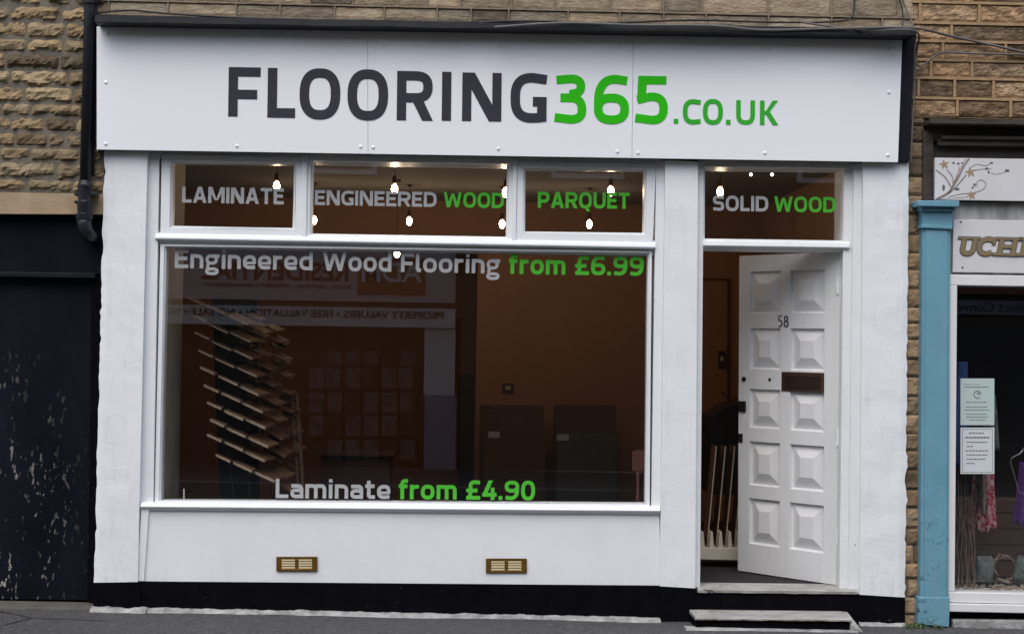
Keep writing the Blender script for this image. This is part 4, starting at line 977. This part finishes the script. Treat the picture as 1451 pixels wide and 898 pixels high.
for k in range(230):
    p = P(random.uniform(1356, 1470), 834, random.uniform(.12, .3)); m.ball((p.x, p.y, zr0-.005+random.uniform(0, .035)), random.uniform(.008, .02), random.uniform(.008, .018), random.uniform(.006, .014), 8, 5)
m.build('pebbles', 'pebble', smooth=True, kind='stuff', label='scattered pebbles and shells on the window floor')

# ------------------------------------------------------------------ flooring shop interior
CZ = P(600, 284, 4.0).z
xRl = P(236, 500, .16).x-.02; RX0 = -3.0; RX1 = P(1236, 500, .3).x; FZ = zt1-.01; BY = 5.4
def st(name, mt, boxes):
    m = MB()
    for b in boxes: m.box(*b)
    return m.build(name, mt, kind='structure')
st('room_floor', 'dark_floor', [(RX0, RX1, .3, BY, FZ-.06, FZ)])
st('room_ceiling', 'ceiling_paint', [(RX0, RX1, .26, BY+.1, CZ, CZ+.08)])
xo0 = P(646, 500, 4.0).x; xo1 = P(675, 500, 4.0).x
st('room_wall_back', 'room_wall', [(RX0, RX1, BY, BY+.1, FZ, CZ)])
st('room_wall_partition', 'room_wall', [(xo1, RX1, 4.0, 4.1, FZ, CZ-.001)])
zbk = P(500, 345, 4.0).z
st('room_wall_beam', 'room_wall', [(RX0, xo1-.001, 4.0, 4.1, zbk, CZ-.001)])
st('room_wall_left', 'room_wall', [(RX0-.1, RX0, .2, BY+.1, FZ-.06, CZ+.08)])
st('room_wall_right', 'room_wall', [(RX1, RX1+.1, .3, BY+.1, FZ-.06, CZ+.08)])
st('window_reveal', 'room_cream', [(xRl-.10, xRl, .2, .80, FZ-.5, CZ-.002), (RX0, xRl-.1, .2, .3, FZ-.5, CZ-.002)])
# wall behind the frame over openings (keeps the sky out of the room)
st('front_wall_core', 'mortar_grey', [(P(140, 100, .36).x, P(1290, 100, .36).x, .355, .395, CZ+.0805, 4.0)])
xs0 = P(212, 700, .3).x; xs1 = P(938, 700, .3).x
st('window_board', 'dark_floor', [(xs0, xs1, .205, .9, P(500, 716, .2).z-.12, P(500, 716, .2).z-.03)])
# pendant lights
pl = None
def pendant(px, py, Y, lab):
    p = P(px, py, Y); t_ = thing('pendant_light', lab, 'lamp', (p.x, p.y, p.z), 'bare bulb pendant lights')
    m = MB(); m.tube([(p.x, p.y, CZ-.003), (p.x, p.y, p.z+.07)], .0022, 6); m.build('cord', 'rack_black', t_)
    m = MB(); m.tube([(p.x, p.y, CZ-.0005), (p.x, p.y, CZ-.015)], .02, 12); m.build('ceiling_rose', 'bronze', t_)
    m = MB(); m.tube([(p.x, p.y, p.z+.085), (p.x, p.y, p.z+.038)], [.014, .017], 10); m.build('lamp_holder', 'bronze', t_)
    m = MB(); m.ball(p, .021, .021, .033, 14, 10); m.build('bulb', 'bulb_glow', t_, smooth=True)
for a_ in ((392, 264, .9, 'front bulb seen over the end of the word LAMINATE'), (559, 268, .9, 'front bulb seen over the middle of the word ENGINEERED'), (716.5, 273, .9, 'front bulb at the end of the green word WOOD beside the mullion'),
           (865.5, 271, .9, 'front bulb seen over the word PARQUET'), (1020.5, 272, .9, 'front bulb seen over the first letter of SOLID'),
           (445, 312, 2.75, 'rear bulb at the lower left corner of the middle transom light'), (580, 313.5, 2.75, 'rear bulb below the word ENGINEERED'), (711.5, 317.5, 2.75, 'rear bulb below the green word WOOD beside the mullion'),
           (835, 318, 2.75, 'rear bulb below the word PARQUET'), (562.5, 359, 2.4, 'low bulb just above the word Flooring in the display window')): pendant(*a_)
# spot bar on the hall ceiling
sb = thing('spotlight_bar', 'small ceiling spotlight bar behind the fanlight', 'lamp', P(1078, 244, 1.0))
zsp = P(1078, 247, 1.0)
m = MB(); m.tube([P(1044, 236, 1.0), P(1044, 245.5, 1.0), P(1115, 246.5, 1.0), P(1115, 237, 1.0)], .0035, 6); m.build('bar', 'rack_black', sb)
m = MB(); m.tube([P(1044, 237, 1.0), Vector((P(1044, 237, 1.0).x, 1.0, CZ-.001))], .0035, 6); m.tube([P(1115, 238, 1.0), Vector((P(1115, 238, 1.0).x, 1.0, CZ-.001))], .0035, 6); m.build('stem', 'rack_black', sb)
for x in (1064, 1094): m = MB(); m.ball(P(x, 247.5, .985), .010); m.build('bulb', 'spot_glow', sb)

# sample rack with tilted boards
rk = thing('sample_rack', 'tall rack of tilted flooring samples at the left of the display window', 'display rack', P(330, 715, .8))
m = MB(); m.qpx([(300, 422), (312, 716), (367, 716), (362, 422)], 1.25, 1.30); m.build('back_panel', 'rack_black', rk)
m = MB()
for a_, b_ in (((318, 430, .75), (356, 716, .75)), ((346, 445, .9), (388, 716, .9)), ((363, 420, 1.2), (366, 716, 1.2)), ((300, 430, .7), (332, 716, .7))): m.tube([P(*a_), P(*b_)], .008, 6)
m.build('upright', 'rack_black', rk)
random.seed(21)
for r in range(10):
    x0 = 267+4.3*r; y0 = 421+24.6*r
    if r == 8: x0 -= 9; y0 -= 4
    for j, (dx, dy, w_, Y, dep, rgt, tip) in enumerate(((0, 0, 20, .55, .10, .01, .004), (24, 11.5, 27, .62, .12, .01, .006), (51, 23.5, 31, .70, .20, .06, .012), (80, 24, 20, 1.0, .14, .05, .012), (84, 41, 24, .95, .16, .05, .014), (108, 40, 16, 1.3, .16, .06, .014), (112, 55, 18, 1.25, .16, .06, .014), (62, 13, 16, 1.1, .1, .03, .008), (92, 36, 15, 1.2, .1, .03, .01), (124, 62, 12, 1.4, .1, .03, .01))):
        if j >= 3 and (r*3+j) % 7 == 0: continue
        if x0+dx+w_ > 422: continue
        jx, jy = random.uniform(-1, 1), random.uniform(-1, 1)
        a_ = P(x0+dx+jx, y0+dy+jy, Y); b_ = P(x0+dx+w_+jx, y0+dy+w_*.46+jy, Y-.03); thk = .014 if r > 3 else .010
        sl_ = (a_.z-EYE)/(Y+D); lift = tip*(2.0 if r > 5 else .7)*random.uniform(.7, 1.3)
        back = Vector((rgt*.8, dep, sl_*dep+lift)); dn_ = Vector((0, 0, -thk)); e = .012
        bd = back.normalized()*.02
        m = MB(); m.prism([a_+bd, b_+bd, b_+dn_+bd, a_+dn_+bd], [a_+back, b_+back, b_+back+dn_, a_+back+dn_])
        bo = m.build('sample_board', ('oak_mid', 'walnut', 'oak_mid', 'walnut', 'walnut', 'oak_mid', 'walnut')[(r*3+j) % 7], rk)
        m = MB(); m.prism([a_, b_, b_+dn_, a_+dn_], [a_+bd, b_+bd, b_+dn_+bd, a_+dn_+bd]); m.build('edge', 'oak_edge' if j < 3 else 'oak_mid', bo)  # pale ends; lit look of the front columns is put into the colour
cb = thing('sales_desk', 'dark sales desk in the middle of the shop floor behind the glass', 'desk', P(520, 700, 2.4))
m = MB(); a_ = P(446, 640, 2.4); b_ = P(560, 640, 2.4); m.box(a_.x, b_.x, 2.4, 2.95, a_.z-.03, a_.z); m.build('desk_top', 'walnut', cb, bevel=.004)
m = MB(); m.box(a_.x+.04, b_.x-.04, 2.45, 2.9, FZ, a_.z-.031); m.build('desk_front', 'walnut', cb)
m = MB(); m.box(P(650, 600, 4.2).x, P(671, 600, 4.2).x, 4.2, 4.5, FZ, P(660, 530, 4.2).z); m.build('tall_cabinet', 'rack_black', label='tall black cabinet in the dark gap beside the brown partition', cat='cabinet', bevel=.004)
ez = thing('display_easel', 'brown wooden easel posts just right of the sample rack', 'easel', P(426, 705, 1.3))
for x0_, x1_ in ((414, 424), (421, 431)):
    m = MB(); m.tube([P(x0_, 560, 1.35), P(x1_, 712, 1.3)], .014, 4); m.build('post', 'oak_mid', ez)
m = MB(); m.tube([P(417, 600, 1.34), P(427, 601, 1.34)], .012, 4); m.build('crossbar', 'oak_mid', ez)
# free standing sample stands
def stand(x0, x1, yt, Y, mt, tag, lab):
    t_ = thing('sample_stand', lab, 'display stand', P((x0+x1)/2, 700, Y), 'flooring panel stands by the partition')
    base = P(x0, yt, Y)
    for k in range(6):
        m = MB(); a_ = P(x0+k*1.2, yt+7.5*k+(2 if k > 2 else 0), Y-.05*k); b_ = P(x1+k*.6, yt+7.5*k+1, Y-.05*k)
        m.box(a_.x, b_.x, a_.y-.012, a_.y, FZ, a_.z)
        m.build('sample_panel', 'walnut' if k < 5 else mt, t_, bevel=.002)
        if k < 5:
            m = MB(); m.box(a_.x+.01, a_.x+.075, a_.y-.016, a_.y-.0125, a_.z-.024, a_.z-.012); m.build('edge_label', 'panel_dark', t_)
    m = MB(); a_ = P(tag[0], tag[1], Y-.27); b_ = P(tag[2], tag[3], Y-.27); m.box(a_.x, b_.x, a_.y-.003, a_.y, b_.z, a_.z); m.build('price_tag', 'tag_paper', t_)
stand(680, 770, 573, 3.75, 'walnut', (692, 611, 708, 620), 'stand of stepped red brown panels with a small tag, nearer the dark opening')
stand(784, 872, 573, 3.75, 'grey_oak', (789, 615, 806, 624), 'stand of stepped panels with a grey front board and small tag, nearer the window corner')
m = MB(); m.rpx(896, 638, 912, 667, 2.0, 2.004); m.box(P(904, 667, 2).x-.01, P(904, 667, 2).x+.01, 2.005, 2.02, FZ, P(904, 637, 2.0).z)
m.build('pink_leaflet', 'pink_paper', label='pink leaflet standing behind the right edge of the display window', cat='leaflet')
m = MB(); m.rpx(711.5, 543, 727.5, 556.5, 3.985, 3.999); m2 = m.build('light_switch', 'panel_dark', label='square light switch plate on the brown partition wall', cat='switch', bevel=.002)
mm_ = MB(); mm_.rpx(716, 547, 723.5, 552, 3.978, 3.985); mm_.build('rocker', 'cream_plastic', m2)
m = MB(); m.rpx(1018, 497, 1027, 521, 3.96, 3.999); m2 = m.build('wall_intercom', 'panel_dark', label='slim dark intercom handset on the brown wall behind the open door', cat='intercom', bevel=.003)
mm_ = MB(); mm_.rpx(1020.5, 505, 1025, 511, 3.955, 3.96); mm_.build('button_panel', 'cream_plastic', m2)
m = MB(); m.tube([P(1024, 556, 3.995), P(1024, 556, 3.97)], .012, 10); m.build('wall_socket', 'panel_dark', label='small round dark fitting on the brown wall below the intercom', cat='fitting')
m = MB()
m.rpx(1031, 397, 1034, 600, 3.98, 3.999); m.rpx(995, 394.5, 1034, 396.9, 3.98, 3.999)
m.build('wall_moulding', 'walnut', label='brown wooden moulding on the wall behind the open door', cat='moulding')
# dark cabinet and leaning boards seen through the doorway
m = MB(); m.rpx(1008, 590, 1075, 700, 1.9, 2.4); m.qpx([(1030, 576), (1008, 590), (1080, 592), (1080, 560)], 1.9, 2.4)
m.build('cabinet', 'rack_black', label='black cabinet in the shadow behind the open door', cat='cabinet', bevel=.004)
bs = thing('board_stand', 'pale floor stand holding long boards upright just inside the doorway', 'display stand', P(1015, 790, .95))
m = MB(); base = []
zb0 = P(1010, 792, .95).z; 
pts = [(990, 792), (990, 758), (999, 752), (1003, 775), (1012, 752), (1016, 777), (1025, 752), (1029, 777), (1038, 752), (1042, 772), (1052, 752), (1056, 772), (1070, 758), (1070, 792)]
fr = [P(x, y, .98) for x, y in pts]
# teeth as separate prisms on a rail so the outline stays simple
m.qpx([(990, 776), (990, 792), (1075, 794), (1075, 777)], .95, 1.15)
for x in (990, 1003, 1016, 1029, 1042, 1056): m.qpx([(x+2, 777.5), (x+9, 777.5), (x+7, 753), (x+4, 753)], .96, 1.14)
m.build('base', 'cream_plastic', bs, bevel=.002)
for k, x in enumerate((1003, 1016, 1029, 1042, 1055)):
    a_ = P(x-1, 772, 1.05); b_ = P(x+12, 632, 1.05)
    m = MB(); ex = Vector((.0038, 0, 0)); bk = Vector((0, .18, 0)); m.prism([a_-ex, a_+ex, b_+ex, b_-ex], [a_-ex+bk, a_+ex+bk, b_+ex+bk, b_-ex+bk])
    bo = m.build('upright_board', 'walnut', bs)
    m = MB(); f_ = Vector((0, -.004, 0)); m.prism([a_-ex+f_, a_+ex+f_, b_+ex+f_, b_-ex+f_], [a_-ex-f_*.02, a_+ex-f_*.02, b_+ex-f_*.02, b_-ex-f_*.02]); m.build('edge', 'oak_edge', bo)
xm0 = P(992, 800, .4).x; m = MB(); m.box(xm0-.05, RX1-.02, .225, 1.25, FZ+.001, FZ+.008)
m.build('door_mat', 'mat_black', label='black coir mat on the floor inside the open door', cat='mat')
m = MB(); m.rpx(259.5, 692, 261.5, 711, .2, .205); m.build('glass_clip', 'tag_paper', label='thin pale strip standing at the lower left corner of the display window', cat='strip')

# ------------------------------------------------------------------ across the street (what the panes mirror)
OY = -12.0; VY = -OY+2*YG
def O(px, py): p = P(px, py, VY); return (p.x, p.z)
def obox(mb, x0, y0, x1, y1, d0, d1):
    a_ = O(x0, y0); b_ = O(x1, y1); mb.box(min(a_[0], b_[0]), max(a_[0], b_[0]), OY+d0, OY+d1, min(a_[1], b_[1]), max(a_[1], b_[1]))
es = thing('estate_agency', 'pale fronted estate agency across the street, mirrored in the display window', 'shop', (O(440, 500)[0], OY, gz(0)))
g0 = gz(0)
X_a, X_b = O(150, 500)[0], O(652, 500)[0]
m = MB(); m.box(-14, X_a-.01, OY-.5, OY, g0, 6.6); m.box(X_b+.01, 14, OY-.5, OY, g0, 6.6); m.box(X_a-.01, X_b+.01, OY-.5, OY-.01, O(400, 447)[1], 6.6); m.build('upper_wall', 'opp_stone', es)
m = MB(); m.box(-14.2, 14.2, OY-4.5, OY+.25, 6.6, 6.72)
m.prism([(-14.2, OY+.25, 6.72), (-14.2, OY-4.5, 9.2), (-14.2, OY-8, 6.72)], [(14.2, OY+.25, 6.72), (14.2, OY-4.5, 9.2), (14.2, OY-8, 6.72)]); m.build('roof', 'opp_dark', es)
for k in range(6):
    xx = -9+k*3.4; f_ = MB(); f_.box(xx, xx+1.0, OY, OY+.04, 4.0, 5.5); fo_ = f_.build('window', 'opp_white', es)
    f_ = MB(); f_.box(xx+.07, xx+.93, OY+.04, OY+.05, 4.07, 5.43); f_.build('pane', 'opp_dark', fo_)
m = MB(); obox(m, 150, 340, 645, 429.5, -.009, .06); m.build('fascia', 'opp_render', es)
m = MB(); obox(m, 150, 430, 645, 465, -.2, .12); m.build('strapline_board', 'opp_white', es)
m = MB(); obox(m, 508, 366, 602, 418, .0601, .085); m.build('name_plate', 'opp_orange', es)
def otext(txt, xr_px, y_px, wpx, hpx, mt, nm, d, bold=0):
    x, z = O(xr_px, y_px); o = btext(txt, 1, (x, OY+d, z), (math.pi/2, 0, math.pi), mt, nm, es, offset=bold, ext=.004)
    w_ = max(v.co.x for v in o.data.vertices); h_ = max(v.co.y for v in o.data.vertices); s = VY+D
    o.scale = (wpx*s/F/w_, hpx*s/F/h_, 1)
otext('ADM', 597, 400, 84, 27, 'opp_white', 'lettering', .09, .02)
otext('RESIDENTIAL', 496, 398, 208, 25, 'opp_red', 'lettering', .066, .02)
otext('SALES • LETTINGS • PROPERTY MANAGEMENT', 498, 409, 205, 5, 'opp_red', 'lettering', .066)
otext('PROPERTY VALUERS ★ FREE VALUATION ★ NO SALE ★ NO FEE'.replace('★', '•'), 629, 452, 420, 10, 'opp_dark', 'lettering', .126, .01)
m = MB(); obox(m, 602, 465, 644, 560, -.2, .06); m.build('pilaster', 'opp_white', es)
m = MB(); obox(m, 602, 560, 644, 760, -.2, .062); m.build('pilaster_base', 'opp_blue', es)
m = MB(); a_ = O(150, 440); b_ = O(652, 760); m.box(a_[0]-.1, b_[0]+.1, OY-.6, OY-.501, g0-.1, a_[1]+.6); m.build('shop_interior', 'opp_dark', es)
for ri, (y0, y1) in enumerate(((497, 517), (521, 551), (556, 585), (589, 618), (624, 652))):
    for ci in range(6):
        x0 = 437+ci*26
        if ri == 1: x0 = 437+ci*26-(3 if ci % 2 else 0)
        m = MB(); obox(m, x0, y0, x0+20, y1, -.15, -.14); m.build('property_card', 'card_grey' if (ri*7+ci*3) % 4 else 'opp_dark', es)
cv = thing('convenience_store', 'corner convenience store across the street with grey fascia and maroon awning', 'shop', (O(1440, 500)[0], OY, g0))
m = MB(); obox(m, 1270, 424, 1760, 452, 0, .1); m.build('fascia', 'opp_blue', cv)
m = MB(); obox(m, 1270, 404, 1760, 424, 0, .25); m.build('awning', 'opp_red', cv)
m = MB(); obox(m, 1345, 455, 1760, 800, .001, .03); m.build('shop_interior', 'opp_dark', cv)
x, z = O(1456, 443); o = btext('Select Convenience', 1, (x, OY+.104, z), (math.pi/2, 0, math.pi), 'opp_dark', 'lettering', cv, offset=.01, ext=.004)
w_ = max(v.co.x for v in o.data.vertices); h_ = max(v.co.y for v in o.data.vertices); o.scale = (162*(VY+D)/F/w_, 13*(VY+D)/F/h_, 1)
for oo in list(cv.children)+[]: pass

# weeds at the foot of the teal pilaster
random.seed(4); m = MB()
for k in range(70):
    p = P(random.uniform(1283, 1335), 886, random.uniform(-.12, -.04)); a_ = random.uniform(0, 6.28); l = random.uniform(.012, .04); h_ = random.uniform(.005, .03)
    b = Vector((p.x, p.y, gz(p.x)+.001)); d = Vector((math.cos(a_), math.sin(a_), 0)); n_ = Vector((-d.y, d.x, 0))*.006
    m.add([b, b+d*l*.5+n_+Vector((0, 0, h_)), b+d*l+Vector((0, 0, h_*.8)), b+d*l*.5-n_+Vector((0, 0, h_))], [(0, 1, 2, 3)])
m.build('weeds', 'leaf', kind='stuff', label='small green weeds in the joint at the foot of the stone strip')

# ------------------------------------------------------------------ light
EL = math.radians(58); AZ = math.radians(-20)      # soft light from the street side, slightly left
w = bpy.data.worlds.new('World'); S.world = w; w.use_nodes = True; nt = w.node_tree; bg = nt.nodes['Background']
sk = nt.nodes.new('ShaderNodeTexSky'); sk.sky_type = 'NISHITA'; sk.sun_disc = False; sk.sun_elevation = EL
sd = Vector((math.sin(AZ)*math.cos(EL), -math.cos(AZ)*math.cos(EL), math.sin(EL)))     # towards the sun
sk.sun_rotation = math.atan2(sd.x, sd.y); sk.dust_density = 3; sk.air_density = 1
hs = nt.nodes.new('ShaderNodeHueSaturation'); hs.inputs['Saturation'].default_value = .72
nt.links.new(sk.outputs[0], hs.inputs['Color']); nt.links.new(hs.outputs[0], bg.inputs[0]); bg.inputs[1].default_value = .15
sl = bpy.data.lights.new('sun', 'SUN'); sl.energy = 1.1; sl.angle = math.radians(60); sl.color = (1, .995, .985)
so = bpy.data.objects.new('sun', sl); C.objects.link(so); so.rotation_euler = (-sd).to_track_quat('-Z', 'Y').to_euler(); so.location = sd*30
S.view_settings.view_transform = 'Standard'; S.view_settings.look = 'None'; S.view_settings.gamma = 1; S.view_settings.exposure = .58
S.cycles.use_denoising = True; S.cycles.transparent_max_bounces = 12; S.cycles.max_bounces = 8; S.cycles.sample_clamp_indirect = 6
S.cycles.caustics_reflective = False; S.cycles.caustics_refractive = False
